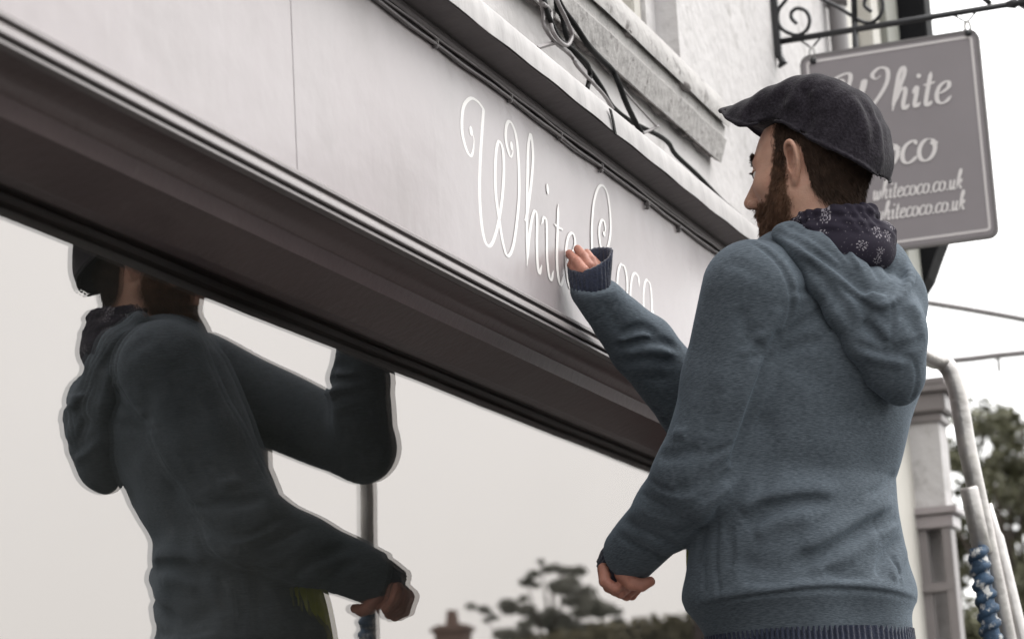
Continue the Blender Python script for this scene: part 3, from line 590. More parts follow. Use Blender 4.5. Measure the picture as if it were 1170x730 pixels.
def leaves(centres, n, size, flat=1.0):
    """many small leaf shaped faces spread through lumps"""
    V = []; Fc = []; C_ = np.array([c[:3] for c in centres]); R_ = np.array([c[3] for c in centres]); pr = R_**2/np.sum(R_**2)
    idx = RNG.choice(len(C_), n, p=pr)
    d = RNG.normal(size=(n, 3)); d /= np.linalg.norm(d, axis=1)[:, None]; r = R_[idx]*RNG.random(n)**.45
    P = C_[idx]+d*r[:, None]*np.array([1, 1, flat]); a = RNG.normal(size=(n, 3)); a /= np.linalg.norm(a, axis=1)[:, None]
    b = np.cross(a, RNG.normal(size=(n, 3))); b /= np.linalg.norm(b, axis=1)[:, None]; s = size*(.6+.8*RNG.random(n))[:, None]
    V = np.stack([P-a*s, P+b*s*.5, P+a*s, P-b*s*.5], 1).reshape(-1, 3); Fc = np.arange(4*n).reshape(n, 4)
    return V, Fc
def tree(name, base, h, lumps, n, size, m, label, group=None, flat=1.0, tr=.18):
    root = empty(name, base, label, 'tree', group); base = np.array(base)
    b_ = MB(); b_.tube([base, base+(.1,.05,h*.35), base+(-.05,.1,h*.7), base+(0,0,h)], [tr, tr*.75, tr*.45, tr*.15], n=8)
    for c in lumps[::7]:
        c = np.array(c[:3]); b0 = base+np.array([0, 0, max(h*.3, (c[2]-base[2])*.6)]); b_.tube([b0, (b0+c)/2+(0,0,.1), c], [tr*.35, tr*.22, tr*.06], n=6)
    b_.build('trunk', mat['bark'], root, smooth=True)
    V, Fc = leaves(lumps, n, size, flat); mesh('crown', V, Fc, mat[m], root, smooth=False)
    return root
# broad dark tree beyond the man's ladder
D = 42; lum = []
for (x, y, r) in ((1112,505,.5),(1150,498,.42),(1085,560,.55),(1130,560,.8),(1180,540,.7),(1100,640,.9),(1150,640,1.0),(1210,600,1.1),(1075,690,.8),(1130,720,1.1),(1190,700,1.2),(1240,660,1.2),(1090,780,1.2),(1170,790,1.3),(1060,620,.6),(1250,760,1.4),(1122,484,.3),(1165,478,.22)):
    p = atD(x, y, D+random.uniform(-1.5, 1.5))
    for k in range(6): lum.append((p[0]+random.gauss(0,.55)*r, p[1]+random.gauss(0,.55)*r, p[2]+random.gauss(0,.5)*r, r*random.uniform(.3,.6)))
b0 = atD(1170, 700, D); tree('leafy_tree', (b0[0], b0[1], 0), 5.2, lum, 22000, .085, 'leafA', 'dark olive leafy tree behind the ladder at the far end of the street')
# the pine, the hedge and the chimneyed roof on the other side of the street, seen in the shop window
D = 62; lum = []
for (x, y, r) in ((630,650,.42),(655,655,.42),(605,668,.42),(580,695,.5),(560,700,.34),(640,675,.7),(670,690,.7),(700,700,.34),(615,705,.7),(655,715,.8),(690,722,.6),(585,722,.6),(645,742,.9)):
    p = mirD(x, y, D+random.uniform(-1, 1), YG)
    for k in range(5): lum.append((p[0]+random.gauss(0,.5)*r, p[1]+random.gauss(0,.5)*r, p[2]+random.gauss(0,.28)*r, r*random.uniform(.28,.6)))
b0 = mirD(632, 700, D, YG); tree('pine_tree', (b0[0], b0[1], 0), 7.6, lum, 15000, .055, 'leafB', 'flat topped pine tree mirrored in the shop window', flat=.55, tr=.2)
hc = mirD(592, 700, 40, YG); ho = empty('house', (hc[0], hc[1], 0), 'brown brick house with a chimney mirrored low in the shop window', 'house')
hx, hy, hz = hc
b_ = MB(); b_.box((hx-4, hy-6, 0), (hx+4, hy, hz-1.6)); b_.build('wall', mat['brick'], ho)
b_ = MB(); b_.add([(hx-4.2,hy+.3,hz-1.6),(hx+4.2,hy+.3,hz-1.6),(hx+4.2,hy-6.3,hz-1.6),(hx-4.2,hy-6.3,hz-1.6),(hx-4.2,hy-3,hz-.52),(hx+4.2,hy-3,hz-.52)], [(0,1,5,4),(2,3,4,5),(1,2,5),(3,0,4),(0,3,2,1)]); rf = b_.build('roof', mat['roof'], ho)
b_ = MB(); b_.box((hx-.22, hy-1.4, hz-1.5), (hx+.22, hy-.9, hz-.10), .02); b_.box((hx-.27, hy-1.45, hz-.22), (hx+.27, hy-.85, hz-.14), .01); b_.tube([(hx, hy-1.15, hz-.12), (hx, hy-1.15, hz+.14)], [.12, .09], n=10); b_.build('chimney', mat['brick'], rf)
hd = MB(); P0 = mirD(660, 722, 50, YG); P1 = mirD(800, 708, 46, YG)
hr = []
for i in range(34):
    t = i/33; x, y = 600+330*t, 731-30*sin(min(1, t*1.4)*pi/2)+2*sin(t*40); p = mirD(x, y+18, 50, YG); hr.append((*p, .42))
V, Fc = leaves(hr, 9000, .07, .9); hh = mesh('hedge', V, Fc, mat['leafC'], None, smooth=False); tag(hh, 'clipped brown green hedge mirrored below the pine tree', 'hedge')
for i in range(0, 34, 3): pass
# ================================================================== SIGNED DISTANCE MODELLING (for the man)
def smin(a, b, k): h = np.clip(.5+.5*(b-a)/k, 0, 1); return b+(a-b)*h-k*h*(1-h)
def smax(a, b, k): return -smin(-a, -b, k)
def cone(P, a, b, ra, rb):
    a = np.asarray(a, float); b = np.asarray(b, float); d = b-a; t = np.clip(((P-a)@d)/(d@d), 0, 1)
    return np.linalg.norm(P-a-t[:, None]*d, axis=1)-(ra+(rb-ra)*t)
def chain(P, pts, rs, k=.01):
    f = None
    for i in range(len(pts)-1):
        g = cone(P, pts[i], pts[i+1], rs[i], rs[i+1]); f = g if f is None else smin(f, g, k)
    return f
def ellip(P, c, r, R=None):
    Q = P-np.asarray(c, float)
    if R is not None: Q = Q@R
    r = np.asarray(r, float); k0 = np.linalg.norm(Q/r, axis=1); k1 = np.linalg.norm(Q/r**2, axis=1)
    return k0*(k0-1)/np.maximum(k1, 1e-9)
def pdist(P, L, rad=None):
    """distance of points to a 3D polyline and the parameter along it"""
    L = np.asarray(L, float); best = np.full(len(P), 1e9); s = np.zeros(len(P)); n = len(L)-1
    for i in range(n):
        a, b = L[i], L[i+1]; d = b-a; t = np.clip(((P-a)@d)/(d@d+1e-12), 0, 1); q = np.linalg.norm(P-a-t[:, None]*d, axis=1)
        m = q < best; best[m] = q[m]; s[m] = (i+t[m])/n
    return best, s
def folded(base, folds):
    """adds local valleys (amp > 0) and ridges (amp < 0) along polylines"""
    FL = []
    for L, wd, amp in folds:
        L = np.asarray(L, float); FL.append((L, wd, amp, L.min(0)-3*wd, L.max(0)+3*wd))
    def f(P):
        v = base(P)
        for L, wd, amp, lo, hi in FL:
            m = np.all((P > lo) & (P < hi), axis=1)
            if not m.any(): continue
            d, s = pdist(P[m], L); v[m] += amp*np.exp(-(d/wd)**2)*np.clip(np.minimum(s, 1-s)*5+.15, 0, 1)
        return v
    return f
def hit(f, x, y, d0=3.2, d1=5.0, off=0.0):
    d = d0; r_ = ray(x, y)
    for _ in range(160):
        p = CAM+r_*d; v = f(p[None])[0]
        if v < .0006: break
        d += max(v*.6, .0008)
        if d > d1: return None
    if off:
        e = 1e-3; g = np.array([f((p+e*np.eye(3)[i])[None])[0]-f((p-e*np.eye(3)[i])[None])[0] for i in range(3)]); p = p+off*g/np.linalg.norm(g)
    return p
def hits(f, pts, off=0.0, n=4):
    P = crom(pts, n) if n > 1 and len(pts) > 2 else np.array(pts, float); out = [hit(f, *q, off=off) for q in P]
    out = [p for p in out if p is not None]
    if len(out) > 2:          # drop jumps over an edge
        k = [out[0]]
        for p in out[1:]:
            if np.linalg.norm(p-k[-1]) < .08: k.append(p)
        out = k
    return np.array(out)
def snets(f, lo, hi, h, newton=1):
    lo = np.array(lo, float); hi = np.array(hi, float); n = (np.ceil((hi-lo)/h/4).astype(int))*4+1; s = 4
    cx = [lo[a]+h*s*np.arange((n[a]-1)//s+1) for a in range(3)]
    G = np.stack(np.meshgrid(*cx, indexing='ij'), -1).reshape(-1, 3); Cv = f(G).reshape([len(c) for c in cx])
    V = Cv
    for a in range(3): V = np.repeat(V, s, axis=a)
    V = V[tuple(slice(0, k) for k in n)]; off = s//2
    # nearest coarse sample marks what has to be computed finely
    near = np.zeros(Cv.shape, bool); near = np.abs(Cv) < h*s*1.9
    idx = [np.minimum((np.arange(n[a])+off)//s, Cv.shape[a]-1) for a in range(3)]
    V = Cv[np.ix_(*idx)].copy(); mk = near[np.ix_(*idx)]
    ii = np.argwhere(mk); out = np.empty(len(ii))
    for a in range(0, len(ii), 400000): out[a:a+400000] = f(lo+ii[a:a+400000]*h)
    V[mk] = out; S = V < 0
    cs = sum(S[i:n[0]-1+i, j:n[1]-1+j, k:n[2]-1+k].astype(np.int8) for i in (0, 1) for j in (0, 1) for k in (0, 1))
    cell = np.argwhere((cs > 0) & (cs < 8)); K = len(cell); cid = -np.ones(n-1, int); cid[tuple(cell.T)] = np.arange(K)
    cor = {(i, j, k): V[cell[:, 0]+i, cell[:, 1]+j, cell[:, 2]+k] for i in (0, 1) for j in (0, 1) for k in (0, 1)}
    acc = np.zeros((K, 3)); cnt = np.zeros(K)
    for a in range(3):
        for b in (0, 1):
            for c in (0, 1):
                q0 = [0, 0, 0]; q1 = [0, 0, 0]; o = [x for x in range(3) if x != a]; q0[o[0]] = q1[o[0]] = b; q0[o[1]] = q1[o[1]] = c; q1[a] = 1
                v0, v1 = cor[tuple(q0)], cor[tuple(q1)]; m = (v0 < 0) != (v1 < 0); t = v0[m]/(v0[m]-v1[m])
                pt = np.tile(np.array(q0, float), (m.sum(), 1)); pt[:, a] += t; acc[m] += pt; cnt[m] += 1
    P = lo+(cell+acc/cnt[:, None])*h; Fs = []
    for a in range(3):
        o = [(a+1) % 3, (a+2) % 3]; sh = [n[0], n[1], n[2]]; sl0 = [slice(0, k) for k in n]; sl1 = list(sl0); sl0[a] = slice(0, n[a]-1); sl1[a] = slice(1, n[a])
        D = np.argwhere(S[tuple(sl0)] != S[tuple(sl1)])
        D = D[(D[:, o[0]] > 0) & (D[:, o[1]] > 0) & (D[:, o[0]] < n[o[0]]-1) & (D[:, o[1]] < n[o[1]]-1)]
        q = []
        for (u, v) in ((1, 1), (0, 1), (0, 0), (1, 0)):
            E = D.copy(); E[:, o[0]] -= u; E[:, o[1]] -= v; q.append(cid[tuple(E.T)])
        q = np.stack(q, 1); flip = ~S[tuple(D.T)]; q[flip] = q[flip][:, ::-1]; Fs.append(q)
    Fc = np.concatenate(Fs); Fc = Fc[(Fc >= 0).all(1)]
    for _ in range(newton):
        e = h*.25; v = f(P); g = np.stack([(f(P+e*np.eye(3)[i])-f(P-e*np.eye(3)[i]))/(2*e) for i in range(3)], 1)
        st = g*(v/np.maximum((g**2).sum(1), .05))[:, None]; ln = np.linalg.norm(st, axis=1, keepdims=True); P = P-st*np.minimum(1, h*.9/np.maximum(ln, 1e-9))
    return P, Fc
def bbox(pts, pad): pts = np.array(pts); return pts.min(0)-pad, pts.max(0)+pad

# ================================================================== THE MAN
TH = radians(60); fB = np.array([cos(TH), sin(TH), 0]); lB = np.array([-sin(TH), cos(TH), 0]); zB = np.array([0, 0, 1.0])      # chest heading
TD = 4.10
rows = [(735,925,.205,.150),(720,925,.205,.150),(700,920,.206,.152),(680,916,.207,.152),(640,911,.201,.148),(600,910,.194,.143),(550,908,.187,.134),(500,922,.190,.134),(450,934,.195,.136),(400,938,.192,.132),(360,940,.180,.122),(320,938,.150,.105),(290,937,.10,.085)]
TZ = np.array([atD(r_[1], r_[0], TD)[2] for r_ in rows]); TC = np.array([atD(r_[1], r_[0], TD)[:2] for r_ in rows]); TA = np.array([r_[2] for r_ in rows]); TB = np.array([r_[3] for r_ in rows])
zh = atD(930, 737, 3.95)[2]                    # height of the hoodie's lower edge
Lsh, Lel, Lwr = atD(861, 331, 3.965), atD(800, 545, 4.00), atD(721, 631, 4.175)
Rsh, Rel, Rwr = atD(985, 335, 4.27), atX(797, 468, 4.17), None
Rwr = atY(676.5, 331, YB-.046); Rce = atY(675, 300, YB-.045)
def torso(P):
    z = P[:, 2]; cx = np.interp(z, TZ, TC[:, 0]); cy = np.interp(z, TZ, TC[:, 1]); a = np.interp(z, TZ, TA); b = np.interp(z, TZ, TB)
    dx, dy = P[:, 0]-cx, P[:, 1]-cy; u = (dx*lB[0]+dy*lB[1])/a; v = (dx*fB[0]+dy*fB[1])/b
    f = ((np.abs(u)**2.3+np.abs(v)**2.3)**(1/2.3)-1)*np.minimum(a, b)*.95
    f = smax(f, z-TZ[-1], .05)
    return f
neckB = atD(942, 275, 4.12)
cY = YB-.0445; vw = (CAM-atY(675, 300, cY)); vw /= np.linalg.norm(vw); UPN = UP*.90+vw*.44; UPN /= np.linalg.norm(UPN); SLE = atY(675, 322, cY)
def hood_base(P):
    f = torso(P)
    f = smin(f, cone(P, neckB+(0,0,-.02), Lsh, .072, .070), .04)
    f = smin(f, cone(P, neckB+(0,0,-.02), Rsh, .072, .070), .04)
    f = smin(f, ellip(P, atD(930, 385, 4.05), (.085, .085, .13)), .06)
    aL = chain(P, [Lsh, (Lsh+Lel)/2+fB*-.004, Lel, (Lel*.55+Lwr*.45)+(0,0,-.004), Lwr], [.083, .072, .072, .060, .049], .02)
    f = smin(f, aL, .009)
    aR = chain(P, [Rsh, Rel, (Rel*.45+Rwr*.55), Rwr+(Rel-Rwr)*.30, Rwr], [.085, .064, .055, .044, .0375], .02)
    f = smin(f, aR, .02)
    f = smax(f, -(P[:, 2]-zh-.012*np.sin(P[:, 0]*9+P[:, 1]*7)*.3), .012)
    # sleeve ends
    dR = (Rce-Rwr)/np.linalg.norm(Rce-Rwr); dL = (Lwr-Lel)/np.linalg.norm(Lwr-Lel)
    cR = (P-SLE)@UPN; near = np.linalg.norm(P-Rwr, axis=1) < .16; f = np.where(near, smax(f, cR, .008), f)
    cL = (P-(Lwr+dL*.012))@dL; near = np.linalg.norm(P-Lwr, axis=1) < .12; f = np.where(near, smax(f, cL, .008), f)
    return f
def cloth(P, a=.0022):
    x, y, z = P.T
    return a*(np.sin(x*31+1.3*np.sin(z*17))*np.sin(y*27+z*13)+.6*np.sin(z*41+x*23+2*np.sin(y*19)))
base1 = lambda P: hood_base(P)+cloth(P)
def hem_over(P):      # the body of the hoodie blouses over the tight hem band
    z = P[:, 2]; s = np.clip((z-zh)/.075, 0, 1.0); return .010*(1-s**3)*(z < zh+.08)-.005*np.exp(-((z-zh-.095)/.03)**2)
base2 = lambda P: base1(P)+hem_over(P)
FD = []
def fold(pts, wd, amp, f=base2, n=3):
    L = hits(f, pts, n=n)
    if len(L) > 1: FD.append((L, wd, amp))
# folds on the back
fold([(850,602),(864,590),(884,580),(915,573),(950,572)], 0.0110, 0.0150); fold([(846,584),(870,568),(915,560),(955,560)], 0.0136, -0.0090); fold([(862,612),(890,596),(930,590)], 0.0136, -0.0060)
fold([(905,647),(930,636),(955,622),(985,603),(1012,588),(1034,572)], 0.0127, 0.0150); fold([(915,628),(955,608),(1000,584),(1026,566)], 0.0153, -0.0105); fold([(925,655),(965,635),(1005,610)], 0.0170, -0.0075)
fold([(1003,658),(1010,640),(1020,625),(1034,613)], .009, .011); fold([(1018,660),(1024,645),(1036,630)], .013, -.006)
fold([(840,640),(880,652),(930,655),(980,650)], 0.0170, 0.0060); fold([(850,540),(900,530),(960,535),(1010,525)], 0.0255, 0.0060); fold([(870,470),(880,510),(872,560),(862,600)], 0.0170, 0.0060)
# armhole: seam and the deep crease where arm meets back
fold([(836,271),(856,276),(876,288),(893,306),(903,330),(904,352),(897,378),(882,402)], .0040, .0060); fold([(843,270),(862,276),(882,288),(899,305),(909,330),(909,352)], .008, -.003)
fold([(884,400),(874,425),(862,460),(852,490),(843,515),(838,535)], .009, .020); fold([(868,410),(860,430),(848,460),(838,490),(829,515),(824,540)], .012, -.007); fold([(893,376),(884,400),(878,418)], .012, .008)
fold([(884,402),(905,378),(930,362),(955,352)], .012, .006); fold([(886,408),(912,396),(940,388)], .010, .005); fold([(900,415),(925,425),(945,440)], .02, .003); fold([(892,392),(915,368),(940,352)], .016, -.004)
fold([(880,400),(862,392),(850,375),(845,350)], .012, .005); fold([(890,350),(880,375),(868,395)], .012, -.004)
# left sleeve
fold([(838,535),(826,548),(812,560),(800,575)], 0.0085, 0.0128); fold([(835,552),(820,566),(806,585),(796,600)], 0.0102, -0.0080)
fold([(733,512),(752,520),(775,520),(800,512)], 0.0093, 0.0112); fold([(740,490),(760,496),(785,494)], 0.0093, -0.0080); fold([(738,478),(756,480),(776,474)], 0.0076, 0.0080); fold([(770,560),(790,556),(815,540)], 0.0119, 0.0080)
fold([(712,594),(735,606),(760,620),(778,630)], 0.0093, 0.0096); fold([(706,612),(728,624),(750,636)], 0.0076, 0.0080); fold([(720,575),(750,590),(780,600)], 0.0119, -0.0064)
fold([(812,330),(806,380),(800,420),(790,460)], 0.0213, 0.0048)
for pts, wd, am in (([(738,545),(752,556),(770,562),(790,560)], .006, .006), ([(728,560),(745,572),(765,580)], .006, .005), ([(836,520),(826,532),(818,548)], .005, .006), ([(838,505),(822,515),(806,520)], .006, .005),
                   ([(745,465),(760,470),(778,468)], .006, .004), ([(800,590),(785,604),(768,612)], .007, .006), ([(765,640),(750,634),(735,624)], .006, .005), ([(820,440),(812,470),(806,500)], .010, .004),
                   ([(870,372),(858,384),(846,400)], .006, .005), ([(888,392),(872,404),(856,410)], .006, .006), ([(1024,540),(1010,556),(990,566)], .008, .005), ([(1030,590),(1016,598),(1000,606)], .006, .006),
                   ([(1030,660),(1022,645),(1020,632)], .006, .006), ([(850,660),(870,666),(900,664)], .008, .004), ([(940,650),(965,660),(990,660)], .008, .004), ([(832,600),(836,625),(834,650)], .008, .005),
                   ([(930,350),(945,362),(952,380)], .008, .004), ([(900,330),(915,334),(930,330)], .007, .004), ([(830,300),(850,306),(866,318)], .010, .003), ([(960,470),(990,476),(1015,470)], .012, .003)):
    fold(pts, wd, am); fold([(x+3, y+6) for x, y in pts], wd*1.1, -am*.45)
# right sleeve, the seam of its turned band and the bunched folds towards the elbow
fold([(708,384),(722,377),(738,375),(752,383)], 0.0072, 0.0135); fold([(700,398),(718,393),(740,389),(760,391),(775,398)], 0.0072, 0.0149); fold([(706,390),(728,384),(748,386)], 0.0063, -0.0068)
fold([(700,420),(725,412),(750,410),(772,415)], 0.0099, 0.0095); fold([(706,438),(735,432),(765,434)], 0.0099, 0.0081); fold([(715,404),(740,400),(768,405)], 0.0081, -0.0081)
fold([(670,367),(684,365),(697,356),(706,343)], .0035, .005); fold([(690,345),(700,365),(712,380)], 0.0090, 0.0041)
# side pocket and hem seams
fold([(818,578),(819,600),(817,635),(819,660),(823,680)], .0035, .0055); fold([(800,622),(804,645),(804,677)], .0035, .005); fold([(803,600),(800,622),(796,650)], .010, .006)
fold([(795,695),(812,689),(829,685),(862,680),(896,676),(925,673),(955,672),(985,673),(1014,677),(1035,682),(1053,689)], .0040, .0075)
fold([(795,691),(829,681),(896,671),(955,667),(1014,672),(1053,684)], .009, -.006)
def hoodie_f(P): return _hf(P)
_hf = folded(base2, FD)
lo, hi = bbox([Lsh, Rsh, Lel, Rel, Lwr, Rwr, neckB, [*TC[3]-.0, zh], [*TC[3], zh]], .1); lo -= (.22, .22, .0); hi += (.22, .12, .06); lo[2] = zh-.03
hi[1] = min(hi[1], YB+.02)
V, Fc = snets(_hf, lo, hi, .0042)

person = empty('person', (0, 0, 0)) if False else None
# ---- the body: head, neck, chest, arms and hands
HH = radians(81); fH = np.array([cos(HH), sin(HH), 0]); lH = np.array([-sin(HH), cos(HH), 0])
earp = atD(904, 187, 4.02); OH = earp-.076*lH-.000*fH-.003*zB
RH = np.stack([fH, lH, zB], 1)                       # head local -> world
def toH(P): return (P-OH)@RH
def frH(p): return OH+RH@np.asarray(p, float)
def headf(P):
    Q = toH(P); Q = Q.copy(); ay = np.abs(Q[:, 1]); S_ = np.stack([Q[:, 0], ay, Q[:, 2]], 1)
    f = ellip(S_, (-.014, 0, .034), (.100, .077, .092))
    f = smin(f, ellip(S_, (.034, 0, -.018), (.057, .061, .082)), .03)
    f = smin(f, cone(S_, (.008, .058, -.042), (.050, .034, -.092), .020, .018), .03)
    f = smin(f, ellip(S_, (.062, 0, -.092), (.028, .030, .022)), .022)
    f = smin(f, cone(S_, (.080, 0, .030), (.066, .040, .026), .014, .012), .014)
    f = smin(f, ellip(S_, (.052, .046, -.016), (.026, .018, .020)), .022)
    f = smax(f, -ellip(S_, (.096, .033, .006), (.020, .018, .015)), .012)
    f = smin(f, cone(S_, (.084, 0, .014), (.108, 0, -.030), .0080, .0115), .010)
    f = smin(f, ellip(S_, (.098, .0125, -.036), (.0105, .0075, .0080)), .006)
    f = smax(f, -ellip(S_, (.103, .007, -.045), (.006, .0035, .006)), .003)
    f = smin(f, ellip(S_, (.078, 0, -.060), (.018, .024, .016)), .014)
    f = smin(f, cone(S_, (.095, 0, -.0600), (.082, .020, -.064), .0052, .003), .005)
    f = smin(f, cone(S_, (.093, 0, -.0705), (.080, .018, -.068), .0058, .003), .005)
    f = smin(f, cone(S_, (-.022, 0, -.035), (-.044, 0, -.17), .060, .046), .03)
    f = smin(f, cone(S_, (.012, .030, -.05), (-.02, .032, -.17), .030, .032), .03)
    return f
def earf(P):
    Q = toH(P); S_ = np.stack([(Q[:, 0]+.004)/.70, (np.abs(Q[:, 1])-.072)/1.25+.072, Q[:, 2]/1.02], 1)
    # the ear leaves the head at an angle: helix, antihelix, lobe and a hollow concha
    hx = crom([(.006, .072, .004), (.012, .080, .018), (.006, .087, .031), (-.008, .091, .033), (-.018, .092, .022), (-.020, .089, .004), (-.014, .083, -.014), (-.006, .078, -.027)], 3)
    f = chain(S_, hx, [.0032, .0036, .0038]+[.0040]*(len(hx)-4)+[.0042], .003)
    plate = ellip(S_, (-.005, .081, .004), (.017, .0075, .030)); f = smin(f, plate, .004)
    f = smax(f, -ellip(S_, (-.001, .0885, .005), (.0115, .0100, .020)), .003)
    f = smin(f, chain(S_, [(-.012, .0865, .018), (-.011, .086, .0), (-.004, .082, -.012)], [.0030, .0032, .003], .003), .003)
    f = smin(f, ellip(S_, (-.001, .0775, -.026), (.0085, .0050, .0100)), .006)
    f = smin(f, ellip(S_, (.011, .0745, -.001), (.0050, .0045, .0075)), .004)
    return f*.72
coreN = frH((-.045, 0, -.17))
def bodyf(P):
    f = headf(P)
    near = np.linalg.norm(P-OH, axis=1) < .16
    g = np.full(len(P), 1.0)
    if near.any(): g[near] = earf(P[near]); f = np.where(near, smin(f, g, .005), f)
    f = smin(f, cone(P, coreN, atD(935, 420, 4.1), .042, .085), .06)
    f = smin(f, cone(P, coreN-(0,0,.07), Lsh, .035, .045), .04); f = smin(f, cone(P, coreN-(0,0,.07), Rsh, .035, .045), .04)
    return f
def shell(f, lo, hi, h): return snets(f, lo, hi, h)
parts = []
c_ = frH((0, 0, -.02)); parts.append(shell(bodyf, c_-(.16,.17,.20), c_+(.16,.17,.18), .0024))
c2_ = np.array([c_[0], c_[1], c_[2]-.2])
inner = lambda P: smin(smin(torso(P)+.03, chain(P, [Lsh, Lel, Lwr], [.055, .045, .032], .02), .03), chain(P, [Rsh, Rel, Rwr], [.055, .040, .018], .02), .03)
lo2, hi2 = bbox([Lsh, Rsh, Lel, Rel, Lwr, Rwr], .10); lo2 -= (.12, .12, .1); hi2 += (.12, .05, .0); lo2[2] = .95
hips = np.array([*TC[1], zh-.05])
FOOTL, FOOTR = hips-zB*(.0)+lB*.10, hips-lB*.10
PLAT = zh-.86
legsf = lambda P, e: smin(chain(P, [hips+lB*.085+(0,0,-.02), hips+lB*.10+fB*.02-(0,0,.42-.0), hips+lB*.11-(0,0,.80)], [.095+e, .058+e, .042+e], .02), chain(P, [hips-lB*.085+(0,0,-.02), hips-lB*.10+fB*.02-(0,0,.42), hips-lB*.11-(0,0,.80)], [.095+e, .058+e, .042+e], .02), .03)
inner2 = lambda P: smin(smax(inner(P), -(P[:, 2]-(zh-.12)), .02), legsf(P, -.012), .04)
parts.append(shell(inner2, (lo2[0], lo2[1], PLAT-.0), hi2, .011))
# hands: palm, unequal bent fingers and the thumb
def W_(x, y, Y): return atY(x, y, Y)
RF = [  # right hand lies against the fascia, fingertips pressed flat
  [atX(674,323,3.918), atX(667,309,3.908), atX(659,299,3.918), atX(650.5,290,3.938)],
  [atX(678,318,3.930), atX(673,304,3.924), atX(667,293.5,3.930), atX(660,284.5,3.942)],
  [atX(683,318,3.940), atX(680.5,306,3.932), atX(676,297,3.934), atX(670.5,289,3.944)],
  [atX(687,319,3.950), atX(686,310,3.942), atX(683,303,3.944), atX(678.5,296.5,3.950)]]
RR = [[.0105,.0095,.0090,.0078], [.0105,.0095,.0088,.0076], [.0100,.0090,.0084,.0074], [.0090,.0080,.0074,.0064]]
RTh = [atX(672,326,3.920), atX(664,316,3.914), atX(658,309,3.922), atX(653,303,3.930)]
def rhand(P):
    f = smin(cone(P, atX(681,338,3.93), atX(677,321,3.926), .021, .015), cone(P, atX(683,336,3.94), atX(682,319,3.944), .020, .013), .012)
    for c, r_ in zip(RF, RR): f = smin(f, chain(P, c, [q*.94 for q in r_], .002), .0015)
    f = smin(f, chain(P, RTh, [.012, .0105, .0095, .008], .004), .005)
    return smin(f, cone(P, Rwr+(Rel-Rwr)*.2, atX(681,338,3.93), .018, .019), .015)
lo3, hi3 = bbox([p for c in RF for p in c]+[Rwr, Rwr+(Rel-Rwr)*.2, atX(681,338,3.93)]+RTh, .035); parts.append(shell(rhand, lo3, hi3, .0016))
Lk = [atD(701+.0, 655, 4.19)]
dl = (Lwr-Lel)/np.linalg.norm(Lwr-Lel)
def L3(x, y, d): return atD(x, y, d)
LP0, LP1 = L3(713, 642, 4.19), L3(702, 662, 4.20)
LFn = [  # left hand: a loose fist, fingers curled under the palm
  [L3(690,650,4.17), L3(691,664,4.155), L3(703,672,4.15), L3(713,667,4.165)],
  [L3(693,655,4.19), L3(696,670,4.175), L3(709,677,4.165), L3(719,670,4.18)],
  [L3(697,658,4.21), L3(703,674,4.20), L3(716,680,4.19), L3(725,672,4.20)],
  [L3(702,660,4.23), L3(711,676,4.225), L3(722,680,4.215), L3(729,673,4.22)]]
LRr = [[.012,.0105,.0095,.0085], [.012,.0108,.0098,.0088], [.0115,.0104,.0094,.0084], [.0105,.0095,.0085,.0075]]
LTh = [L3(712,655,4.155), L3(722,666,4.14), L3(733,668,4.135), L3(743,664,4.135)]
def lhand(P):
    f = smin(cone(P, LP0, L3(696,654,4.18), .026, .018), cone(P, LP0, L3(703,660,4.22), .026, .017), .012)
    for c, r_ in zip(LFn, LRr): f = smin(f, chain(P, c, [q*.94 for q in r_], .002), .0015)
    f = smin(f, chain(P, LTh, [.015, .012, .0105, .0085], .004), .006)
    return smin(f, cone(P, Lwr+(Lel-Lwr)*.2, LP0, .028, .026), .015)
lo4, hi4 = bbox([p for c in LFn for p in c]+[Lwr, Lwr+(Lel-Lwr)*.2, LP0]+LTh, .035); parts.append(shell(lhand, lo4, hi4, .0020))
nv = 0; VV = []; FF = []; 
for v_, f_ in parts: VV.append(v_); FF.append(f_+nv); nv += len(v_)
VV = np.concatenate(VV); FF = np.concatenate(FF)
person = mesh('person', VV, FF, mat['skin'])
person.data.materials.append(mat['handskin'])
nh = len(parts[0][1])+len(parts[1][1]); mi = np.zeros(len(person.data.polygons), np.int32); mi[nh:] = 1
if len(mi) == len(FF): person.data.polygons.foreach_set('material_index', mi)
tag(person, 'bearded man in flat cap, scarf and blue hoodie pressing a hand on the fascia', 'person')
hoodie = mesh('hoodie', V, Fc, mat['hoodie'], person)

